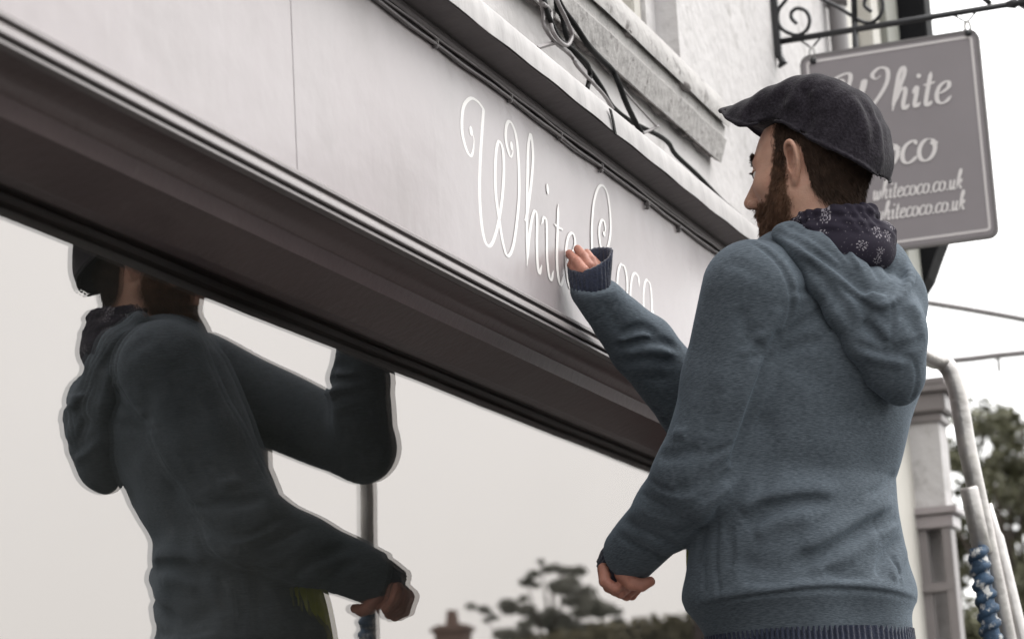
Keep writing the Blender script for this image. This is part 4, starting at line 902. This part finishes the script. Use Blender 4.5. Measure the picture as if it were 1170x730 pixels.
# ---- hood lying on the back
def off_(x, y, o): p = hit(hood_base, x, y); return p if p is None else hit(hood_base, x, y, off=o)
hr_ = [off_(*q) for q in ((890,272,.006),(912,293,.008),(935,325,.010),(957,358,.012),(979,394,.012),(999,424,.016),(1016,440,.022))]
hm_ = [off_(*q) for q in ((905,268,.004),(935,290,.006),(962,318,.010),(985,345,.014),(1003,375,.016))]
hi_ = [off_(*q) for q in ((930,264,.004),(955,276,.004),(978,288,.008),(996,300,.010))]
def bk(x, y, d): return atD(x, y, d)
RIM = crom([bk(880,262,4.00), bk(908,270,3.965), bk(936,292,3.945), bk(964,314,3.925), bk(992,336,3.915), bk(1011,343,3.92), bk(1029,334,3.95), bk(1039,319,3.99), bk(1034,304,4.04), bk(1018,294,4.09), bk(1002,284,4.13)], 3)
def hoodf(P):
    f = chain(P, hr_, [.014, .018, .020, .022, .024, .026, .026], .02)
    f = smin(f, chain(P, hm_, [.018, .026, .032, .036, .036], .02), .03)
    f = smin(f, chain(P, hi_, [.020, .026, .030, .034], .02), .02)
    f = smin(f, cone(P, bk(986, 294, 4.02), bk(1012, 300, 4.06), .026, .026), .015)
    f = smin(f, ellip(P, bk(990, 345, 3.985), (.045, .050, .055)), .03)
    f = smin(f, ellip(P, bk(1019, 380, 3.985), (.062, .058, .078)), .03)
    f = smin(f, ellip(P, bk(1031, 428, 3.985), (.036, .036, .040)), .025)
    f = smin(f, ellip(P, bk(1026, 345, 4.05), (.045, .050, .070)), .03)
    f = smin(f, ellip(P, bk(1005, 305, 4.06), (.045, .045, .050)), .02)
    f = smin(f, chain(P, RIM[12:], [.0075]*(len(RIM)-12), .008), .008)
    return f+cloth(P, .0016)
HF = []
def hfold(pts, wd, amp):
    L = hits(hoodf, pts, n=3)
    if len(L) > 1: HF.append((L, wd, amp))
hfold([(884,264),(906,273),(924,285),(943,298),(962,311),(980,326),(997,338),(1011,341),(1024,334),(1033,322),(1032,309)], .006, .012)
hfold([(890,268),(912,283),(935,300),(960,320),(985,340),(1004,350),(1018,349)], .009, -.006)
hfold([(900,256),(925,270),(950,289),(970,310),(988,328)], .007, .007); hfold([(935,258),(955,275),(972,297),(984,319)], .006, .007); hfold([(968,266),(985,285),(998,305),(1006,322)], .006, .006)
hfold([(912,262),(940,281),(963,305)], .008, -.005); hfold([(950,265),(968,285),(982,308)], .007, -.005); hfold([(1000,288),(1012,302),(1018,318)], .007, .006)
hfold([(915,292),(940,318),(960,345),(975,372)], .009, .007); hfold([(925,291),(950,318),(975,350),(990,380)], .011, -.004); hfold([(940,305),(968,333),(995,350)], .007, .005)
hfold([(1020,350),(1021,365),(1019,380),(1018,397)], .0035, .006); hfold([(985,366),(1000,382),(1014,396)], .008, .009); hfold([(995,360),(1008,376),(1016,390)], .009, -.005)
hfold([(1016,401),(1030,399),(1045,394),(1058,386),(1066,378)], .009, .009); hfold([(978,392),(992,398),(1005,402),(1018,404),(1034,407),(1043,410)], .006, .009); hfold([(985,404),(1010,411),(1035,416)], .010, -.006)
hfold([(1042,409),(1047,420),(1048,434),(1045,448),(1041,458)], .0035, .006)
hfold([(1030,352),(1042,368),(1050,384)], .014, .006); hfold([(1040,345),(1052,362)], .012, -.004)
_hd = folded(hoodf, HF)
lo, hi = bbox([bk(880,262,4.0), bk(1060,460,3.96), bk(1000,262,4.14)]+hr_, .05); hi += (.06, .05, .03); lo -= (.06, .06, .0)
V, Fc = snets(_hd, lo, hi, .0042); hd_o = mesh('hood', V, Fc, mat['hoodie'], hoodie)

# ---- knit jumper under the hoodie: cuffs and hem
def knit_tube(name, centers, normals, radii, nrib, parent, thick=.004, wob=0.0, flat=1.0, ell=None, amp=.0013, ax=None):
    n = nrib*4; b_ = MB(); V = []; Cn = len(centers)
    def ring(c, nn, r, d, k):
        nn = nn/np.linalg.norm(nn); u = np.cross(nn, np.array(ax if ax is not None else (0, 0, 1.0))); u /= np.linalg.norm(u); v = np.cross(nn, u)
        for i in range(n):
            q = 2*pi*i/n; rr = r+d+(amp*cos(nrib*q))+wob*sin(3*q+k)+wob*.6*sin(7*q+1.7*k)
            V.append(c+u*rr*cos(q)*(ell or 1)+v*rr*sin(q)*flat)
    for k in range(Cn): ring(centers[k], normals[k], radii[k], 0, k)
    for k in range(Cn-1, -1, -1): ring(centers[k], normals[k], radii[k], -thick, k)
    Fc = []
    for k in range(2*Cn-1):
        for i in range(n): Fc.append((k*n+i, k*n+(i+1) % n, (k+1)*n+(i+1) % n, (k+1)*n+i))
    b_.add(V, Fc); return b_.build(name, mat['knit'], parent, smooth=True)
dR = (Rce-Rwr)/np.linalg.norm(Rce-Rwr)
def seq(a, b, n): return [a+(b-a)*t for t in np.linspace(0, 1, n)]
cY = YB-.0445; vw = (CAM-atY(675,300,cY)); vw /= np.linalg.norm(vw); upn = UP*.90+vw*.44
cs_ = [atY(678,342,cY), atY(676.5,334,cY), atY(675.2,327,cY), atY(674.6,319,cY), atY(674.2,311,cY), atY(674,303,cY), atY(674,296,cY)]
n0_ = (Rwr-Rel)/np.linalg.norm(Rwr-Rel); nrm_ = [n0_*.6+upn*.6, n0_*.3+upn, upn, upn-RT*.08, upn-RT*.16, upn-RT*.26, upn-RT*.36]
knit_tube('cuff', cs_, nrm_, [.020, .028, .0340, .0355, .0370, .0388, .0405], 26, hoodie, wob=.0013, ax=tuple(RT))
cs2 = seq(Lwr-dl*.01, L3(705, 652, 4.205), 5); knit_tube('cuff', cs2, [dl]*5, [.040, .0415, .0415, .0405, .038], 26, hoodie, wob=.001)
hem_c = [np.array([*TC[1], zh+.03]), np.array([*TC[1], zh-.005]), np.array([*TC[1], zh-.03]), np.array([*TC[1], zh-.06])]
b_ = MB(); n = 880; V = []
for k, (c, s_) in enumerate(((hem_c[0], .93), (hem_c[1], .94), (hem_c[2], .94), (hem_c[3], .92))):
    for i in range(n):
        q = 2*pi*i/n; rib = 1+.012*np.clip(cos(110*q)*1.6, -1, 1)
        ca, sa = cos(q), sin(q); u = np.sign(ca)*abs(ca)**(2/2.3)*TA[1]*s_*rib; v = np.sign(sa)*abs(sa)**(2/2.3)*TB[1]*s_*rib; V.append(c+lB*u+fB*v)
b_.add(V, [(k*n+i, k*n+(i+1) % n, (k+1)*n+(i+1) % n, (k+1)*n+i) for k in range(3) for i in range(n)]); b_.build('jumper', mat['knit'], person, smooth=True)

# ---- trousers and shoes (below the picture)
trf = lambda P: smax(smin(legsf(P, .012), ellip(P, hips-(0,0,.02), (.175, .155, .13)), .05), P[:, 2]-(zh-.02), .01)
lo, hi = bbox([hips], .01); V, Fc = snets(trf, lo-(.27,.27,.87), hi+(.27,.27,.1), .014); mesh('trousers', V, Fc, mat['trouser'], person)
for s_ in (1, -1):
    a = hips+lB*.11*s_-(0,0,.82); a[2] = PLAT+.04
    sf = lambda P: smax(smin(cone(P, a-fB*.02+(0,0,.02), a-fB*.01+(0,0,.07), .045, .045), chain(P, [a-fB*.04, a+fB*.09, a+fB*.17-(0,0,.008)], [.042, .044, .034], .02), .02), -(P[:, 2]-PLAT-.003), .004)
    V, Fc = snets(sf, a-(.25,.25,.06), a+(.25,.25,.14), .009); mesh('shoe', V, Fc, mat['shoe'], person)

# ---- scarf
nc = frH((-.034, 0, -.104)); tilt = .10
def scarf_local(P):
    Q = toH(P)-np.array([-.034, 0, -.104]); return Q
def scarff(P):
    Q = scarf_local(P); x, y, z = Q.T; z = z+tilt*x*.9
    th = np.arctan2(y, x); wob = .004*np.sin(3*th+.5)+.002*np.sin(7*th)
    rr = np.sqrt((x/1.04)**2+y**2)
    f1 = np.sqrt((rr-.065-wob)**2+((z-.012-.004*np.sin(2*th))/1.15)**2)-.0145
    f2 = np.sqrt((rr-.073+wob)**2+((z+.018+.005*np.sin(2*th+1))/1.1)**2)-.019
    f = smin(f1, f2, .006); f = f+.0012*np.sin(th*23+z*160+2*np.sin(th*5))+.0008*np.sin(z*420+th*9)
    f = smin(f, np.sqrt((rr-.072)**2+((z+.050)/1.4)**2)-.024, .012)
    return f
lo, hi = bbox([nc], .135); V, Fc = snets(scarff, lo, hi, .003)
Q = scarf_local(V); th = np.arctan2(Q[:, 1], Q[:, 0]+1e-9); th = np.where(np.abs(np.arctan2(Q[:,1], Q[:,0])) < 9, th, th)
zz = Q[:, 2]+tilt*Q[:, 0]*.9; rr = np.sqrt(Q[:, 0]**2+Q[:, 1]**2)
wrap = np.stack([th*.085, zz*1.0+(rr-.075)*.9, np.zeros(len(V))], 1)
mesh('scarf', V, Fc, mat['scarf'], person, attrs={'wrap': wrap})

# ---- flat cap, its crown taken from the profile in the head's middle plane
def onplane(x, y, ly):       # where the ray meets the plane local_y = ly of the head
    r_ = ray(x, y); t = (ly-(CAM-OH)@lH)/(r_@lH); q = toH((CAM+r_*t)[None])[0]; return (q[0], q[2])
def k6(pts): return [(810+a/3.478, 80+b/3.478) for a, b in pts]
topP = k6([(40,168),(58,152),(110,144),(160,138),(210,125),(260,103),(310,79),(360,55),(400,44),(440,40),(480,41),(520,46),(560,60),(600,82),(640,112),(670,148),(700,190),(722,230),(737,275),(742,320),(738,365),(727,400),(712,428),(694,452)])
top2 = np.array([onplane(x, y, 0) for x, y in topP]); top2 = np.concatenate([crom(top2, 3), [top2[-1]+(.006, -.03)], [(top2[-1][0]+.01, -.22), (top2[0][0]-.004, -.22)], [top2[0]+(-.004, -.03)]])
botP = k6([(36,176),(60,186),(90,200),(120,212),(150,218),(200,213),(240,206),(270,203),(300,208),(340,230),(380,256),(420,280),(480,306),(540,334),(600,366),(650,402),(676,430),(692,456)])
bl = []
for (x, y) in botP:
    px_ = (x-810)*3.478; ly = .055 if px_ < 100 else (.078 if px_ < 600 else max(.078-(px_-600)/92*.06, .015)); bl.append(onplane(x, y, ly))
bl = np.array(bl); bl = bl[np.argsort(bl[:, 0])]
def poly_sd(q, Pg):
    d = np.full(len(q), 1e9); ins = np.zeros(len(q), bool); n = len(Pg)
    for i in range(n):
        a, b = Pg[i], Pg[(i+1) % n]; e = b-a; w_ = q-a; t = np.clip((w_@e)/(e@e+1e-12), 0, 1); dd = w_-t[:, None]*e; d = np.minimum(d, (dd**2).sum(1))
        c = ((a[1] <= q[:, 1]) & (b[1] > q[:, 1])) | ((b[1] <= q[:, 1]) & (a[1] > q[:, 1]))
        with np.errstate(divide='ignore', invalid='ignore'): xx = a[0]+(q[:, 1]-a[1])/(b[1]-a[1])*(b[0]-a[0])
        ins ^= c & (q[:, 0] < xx)
    return np.where(ins, -1, 1)*np.sqrt(d)
xb, xf_ = bl[0, 0], bl[-1, 0]
def cap_parts(P):
    Q = toH(P); x, y, z = Q.T
    ft = poly_sd(np.stack([x, z], 1), top2)
    zb_ = np.interp(x, bl[:, 0], bl[:, 1])+.018*np.clip(1-(y/.07)**2, 0, 1)*(x > .06)*np.clip((x-.06)/.04, 0, 1)
    # the hem rises and falls with the profile; the brim arches over the brow
    fb_ = (zb_-z)*.85
    xc = (xf_+xb)/2; L_ = (xf_-xb)/2+.022
    u = (x-xc)/L_; hwid = .0885*np.where(u > .0, np.clip(1-np.abs(u)**3.2, 0, 1)**.5*(1-.10*np.clip(u, 0, 1)), np.clip(1-np.abs(u)**2.6, 0, 1)**.5)
    fp = (np.abs(y)-hwid)*.8; fp = np.maximum(fp, (np.abs(u)-1)*L_)
    return Q, ft, fb_, fp
def capf(P):
    Q, ft, fb_, fp = cap_parts(P); x, y, z = Q.T
    o = smax(ft, fp, .05); f = smax(o, fb_, .004)
    rim = np.sqrt(o**2+(fb_-.001)**2)-.0034; f = smin(f, rim, .0025)
    f = f+.0012*np.sin(x*60+y*30)*np.sin(z*55)+.0007*np.sin(x*150+z*120)
    return f
cf = []
L_ = lambda pts: hits(capf, k6(pts), n=3)
for pts, wd, am in (([(372,70),(385,110),(392,160),(390,210),(384,250)], .010, .0045), ([(430,70),(440,120),(445,180)], .018, -.002), ([(600,110),(635,170),(655,240),(655,310)], .010, .0035), ([(560,100),(600,160),(625,230),(635,300)], .012, -.003),
                   ([(660,160),(690,220),(702,290),(700,350)], .010, .0025), ([(130,185),(200,165),(260,130),(320,105)], .012, .004), ([(180,205),(260,185),(320,175),(370,215)], .012, .003), ([(300,150),(340,120),(375,105)], .012, -.003)):
    q = L_(pts)
    if len(q) > 1: cf.append((q, wd, am))
_cf = folded(capf, cf)
cc = frH(((xb+xf_)/2, 0, .05)); V, Fc = snets(_cf, cc-(.20,.20,.13), cc+(.20,.20,.13), .0028)
cap = mesh('flat_cap', V, Fc, mat['wool'], person)
# ---- hair, beard, brows, eyes
def graded(P, e=1e-3):
    g = np.stack([headf(P+e*np.eye(3)[i])-headf(P-e*np.eye(3)[i]) for i in range(3)], 1); return g/np.linalg.norm(g, axis=1)[:, None]
hv, hfc = parts[0]; ctr = hv[hfc].mean(1); ql = toH(ctr); hN = graded(ctr)
area = np.ones(len(ctr)); notear = earf(ctr) > .004
JIT = 1.0
def hairmask(q):
    x, y, z = q.T; zf = np.interp(x, bl[:, 0], bl[:, 1]); zl = np.interp(x, [-.13, -.06, -.03, -.018, 0, .02, .035], [-.105, -.085, -.048, .03, .034, .0, .03])
    j = RNG.normal(size=len(x))*.0035*JIT-.0030*(1-JIT)
    return (z < zf+.03) & (z > zl+j+.006*(1-JIT)) & (x < .030+j)
def beardmask(q):
    x, y, z = q.T
    up = np.interp(x, [.0, .012, .03, .045, .06, .075, .09, .11], [-.04, .03, .028, -.035, -.046, -.044, -.046, -.050]); lowz = np.interp(x, [-.01, .02, .05, .1], [-.075, -.095, -.125, -.125])
    back = np.interp(z, [-.13, -.09, -.06, -.03, 0, .03], [.03, .015, .006, .010, .013, .016])
    lips = (x > .078) & (np.abs(y) < .021) & (z > -.076) & (z < -.056)
    j = RNG.normal(size=len(x))*.0035*JIT-.0030*(1-JIT); x = x+j; z = z+j[::-1]+.006*(1-JIT)
    return (x > back) & (z < up) & (z > lowz) & ~lips
def strands(mask, n, ln, wd, dirf, m, name, lift=.4, under=None, felt=None):
    ix = np.where(mask & notear)[0]; ix = RNG.choice(ix, n); P0 = ctr[ix]+RNG.normal(size=(n, 3))*.0012; N0 = hN[ix]; q = ql[ix]
    D_ = dirf(q)@RH.T; D_ = D_-N0*(D_*N0).sum(1)[:, None]; D_ /= np.linalg.norm(D_, axis=1)[:, None]+1e-9
    D_ = D_+N0*lift*(.6+.8*RNG.random(n))[:, None]+RNG.normal(size=(n, 3))*.22; D_ /= np.linalg.norm(D_, axis=1)[:, None]
    l = (ln*(.55+.9*RNG.random(n)))[:, None]; sd_ = np.cross(D_, RNG.normal(size=(n, 3))); sd_ /= np.linalg.norm(sd_, axis=1)[:, None]; w_ = wd*.5
    mid = P0+D_*l*.5; D2 = D_-N0*.25+np.array([0, 0, -.25]); D2 /= np.linalg.norm(D2, axis=1)[:, None]; tip = mid+D2*l*.5
    V = np.stack([P0-sd_*w_, P0+sd_*w_, mid+sd_*w_*.8, mid-sd_*w_*.8, tip+sd_*w_*.15, tip-sd_*w_*.15], 1).reshape(-1, 3)
    b = np.arange(n)[:, None]*6; Fs = np.concatenate([b+np.array([0,1,2,3]), b+np.array([3,2,4,5])])
    # a thin felt of hair next to the skin
    sel = np.where(felt & notear)[0]; used = np.unique(hfc[sel]); remap = -np.ones(len(hv), int); remap[used] = np.arange(len(used)); uv = hv[used]+graded(hv[used])*under
    V = np.concatenate([V, uv]); Fs = np.concatenate([Fs, remap[hfc[sel]]+6*n]); return mesh(name, V, Fs, mat[m], person, smooth=False)
JIT = 0.0; fh_, fb2 = hairmask(ql), beardmask(ql); JIT = 1.0
strands(hairmask(ql), 26000, .0115, .00060, lambda q: np.stack([-.5+0*q[:, 0], .0*q[:, 1], -1+0*q[:, 0]], 1), 'hair', 'hair', lift=.5, under=.0006, felt=fh_)
strands(beardmask(ql), 24000, .0070, .00058, lambda q: np.stack([.25+0*q[:, 0], 0*q[:, 1], -1+0*q[:, 0]], 1), 'beard', 'beard', lift=.75, under=.0005, felt=fb2)
for s_ in (1, -1):
    n = 320; t = RNG.random(n); P0 = np.array([frH((.090-.012*a+.002*RNG.normal(), s_*(.014+.036*a), .029+.007*sin(a*2.6)+.002*RNG.normal())) for a in t]); sh = headf(P0); P0 -= graded(P0)*(sh-.0)[:, None]
    D_ = (np.array([[-.35, s_*1., .25]]*n)+RNG.normal(size=(n, 3))*.25)@RH.T; D_ /= np.linalg.norm(D_, axis=1)[:, None]; nn = graded(P0); D_ += nn*.35
    T = P0+D_*.008; w_ = np.cross(D_, nn)*.0005; V = np.stack([P0-w_, P0+w_, T+w_*.2, T-w_*.2], 1).reshape(-1, 3); mesh('eyebrow', V, np.arange(4*n).reshape(n, 4), mat['hair'], person, smooth=False)
    b_ = MB(); c = frH((.0735, s_*.0325, .006)); ns = 14; Vv = []; Ff = []
    for i in range(ns+1):
        for j in range(2*ns): a, q = pi*i/ns, pi*j/ns; Vv.append(c+.0122*np.array([sin(a)*cos(q), sin(a)*sin(q), cos(a)]))
    for i in range(ns):
        for j in range(2*ns): Ff.append((i*2*ns+j, i*2*ns+(j+1) % (2*ns), (i+1)*2*ns+(j+1) % (2*ns), (i+1)*2*ns+j))
    b_.add(Vv, Ff); e_ = b_.build('eye', mat['eye'], person, smooth=True)
    b_ = MB(); b_.tube([c+fH*.0115, c+fH*.0126], [.0058, .0050], n=16); b_.build('iris', mat['hair'], e_, smooth=True)
    lid = lambda P: smax(np.abs(np.linalg.norm(P-c, axis=1)-.0136)-.0012, -(P[:, 2]-c[2]+.0-.0035+.25*((P-c)@fH-.012)), .001)
    V, Fc = snets(lambda P: smax(lid(P), -((P-c)@fH-.002), .001), c-.018, c+.018, .0011); mesh('eyelid', V, Fc, mat['skin'], person)
    n = 60; t = np.linspace(-1, 1, n); P0 = np.array([c+RH@np.array([.0132*cos(a*.8), .0132*sin(a*.8), .0035]) for a in t]); D_ = (P0-c); D_ /= np.linalg.norm(D_, axis=1)[:, None]; T = P0+D_*.0065+np.array([0, 0, -.0015]); w_ = np.cross(D_, zB)*.00035
    mesh('eyelashes', np.stack([P0-w_, P0+w_, T+w_*.2, T-w_*.2], 1).reshape(-1, 3), np.arange(4*n).reshape(n, 4), mat['hair'], person, smooth=False)
for c in RF:      # nails of the right hand
    pass

# ================================================================== YELLOW CLOTH, LADDER
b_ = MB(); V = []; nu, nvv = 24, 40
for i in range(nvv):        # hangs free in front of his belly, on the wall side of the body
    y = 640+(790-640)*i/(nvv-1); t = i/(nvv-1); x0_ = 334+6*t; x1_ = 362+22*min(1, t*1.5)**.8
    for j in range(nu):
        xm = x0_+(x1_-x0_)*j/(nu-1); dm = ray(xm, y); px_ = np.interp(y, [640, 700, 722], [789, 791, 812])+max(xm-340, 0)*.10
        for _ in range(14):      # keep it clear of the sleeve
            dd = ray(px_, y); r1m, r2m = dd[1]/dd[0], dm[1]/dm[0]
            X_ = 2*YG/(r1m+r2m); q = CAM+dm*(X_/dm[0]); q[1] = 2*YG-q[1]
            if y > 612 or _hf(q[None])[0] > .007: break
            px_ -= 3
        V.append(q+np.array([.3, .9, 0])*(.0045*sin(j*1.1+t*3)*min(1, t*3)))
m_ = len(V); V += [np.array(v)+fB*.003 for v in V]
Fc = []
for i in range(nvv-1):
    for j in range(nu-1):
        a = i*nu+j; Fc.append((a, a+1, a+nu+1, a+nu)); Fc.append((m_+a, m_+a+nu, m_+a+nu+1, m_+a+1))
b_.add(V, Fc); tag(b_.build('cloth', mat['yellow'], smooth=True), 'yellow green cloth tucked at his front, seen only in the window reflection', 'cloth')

lad = empty('step_ladder', (4.4, .95, 0), 'worn aluminium step ladder with curved hand rail and blue wrapped grip', 'ladder')
l1 = [atX(x, y, X) for x, y, X in ((1064,409.5,4.90),(1076,413,4.95),(1086,424,4.96),(1093,444,4.965),(1098,470,4.97),(1103,500,4.975),(1109,530,4.98),(1124,600,5.0),(1153,735,5.04))]
dn = (l1[-1]-l1[-3])/np.linalg.norm(l1[-1]-l1[-3]); foot = l1[-1]+dn*((l1[-1][2]-.13)/-dn[2])
t0 = l1[0]; bx = 4.28
P = [np.array([bx, t0[1]+.035, .13]), np.array([bx, t0[1]+.035, 1.2]), np.array([bx, t0[1]+.035, t0[2]-.16]), np.array([bx+.02, t0[1]+.035, t0[2]-.07]), np.array([bx+.09, t0[1]+.03, t0[2]-.012]), np.array([4.70, t0[1]+.02, t0[2]+.0])]
b_ = MB(); b_.tube(list(crom(P+l1, 7))+[foot], .0188, n=16); b_.build('rail', mat['alu'], lad, smooth=True)
side = np.array([-.018, -.012, 0])
s0 = atX(1107, 556, 4.97); b_ = MB(); b_.tube([s0, s0+dn*.006, s0+dn*.135, s0+dn*.14], [.017, .0195, .0195, .017], n=14); b_.build('joint_sleeve', mat['alu'], lad, smooth=True)
b_ = MB(); g0 = atX(1117, 626, 4.96); g1 = atX(1136, 745, 4.96); g1 = g0+(g1-g0)*1.8
ax_ = (g1-g0); LN = np.linalg.norm(ax_); ax_ /= LN; u_ = np.cross(ax_, (0,1,0)); u_ /= np.linalg.norm(u_); v_ = np.cross(ax_, u_)
b_.tube([g0, g1], .0175, n=14); hel = [g0+ax_*LN*t+(u_*cos(t*2*pi*13)+v_*sin(t*2*pi*13))*.0145 for t in np.linspace(0, 1, 13*18)]
b_.tube(hel, [.0090+.0022*sin(i*.9)*sin(i*.23) for i in range(len(hel))], n=8); b_.build('grip', mat['blue'], lad, smooth=True)
a0 = atX(1130, 575, 5.03); a1 = atX(1169, 735, 5.06); dn2 = (a1-a0)/np.linalg.norm(a1-a0); a2 = a0+dn2*((a0[2]-.13)/-dn2[2])
b_ = MB(); b_.tube([a0, a0+dn2*.06, a0+dn2*.07, a2], [.006, .010, .014, .014], n=12); b_.build('brace', mat['alu'], lad, smooth=True)
yA, yB_ = t0[1]-.06, 1.22
b_ = MB(); b_.box((3.55, yA, PLAT-.035), (4.80, yB_, PLAT-.002), .004)
for k in range(30): b_.box((3.57+.041*k, yA+.02, PLAT-.001), (3.585+.041*k, yB_-.02, PLAT+.0), 0)
b_.build('platform', mat['alu'], lad)
for x_, y_ in ((3.6, yA+.03), (3.6, yB_-.03), (4.7, yB_-.03), (4.7, yA+.03)):
    b_ = MB(); b_.tube([(x_, y_, PLAT-.03), (x_, y_, .14), (x_, y_, .121)], [.02, .02, .024], n=12); b_.build('leg', mat['alu'], lad, smooth=True)
for k in range(3):
    z_ = .13+(PLAT-.13)*(k+1)/4.2; b_ = MB(); b_.box((4.72, yA+.05, z_-.03), (5.0-.05*k, yB_-.05, z_), .004); b_.build('step', mat['alu'], lad)
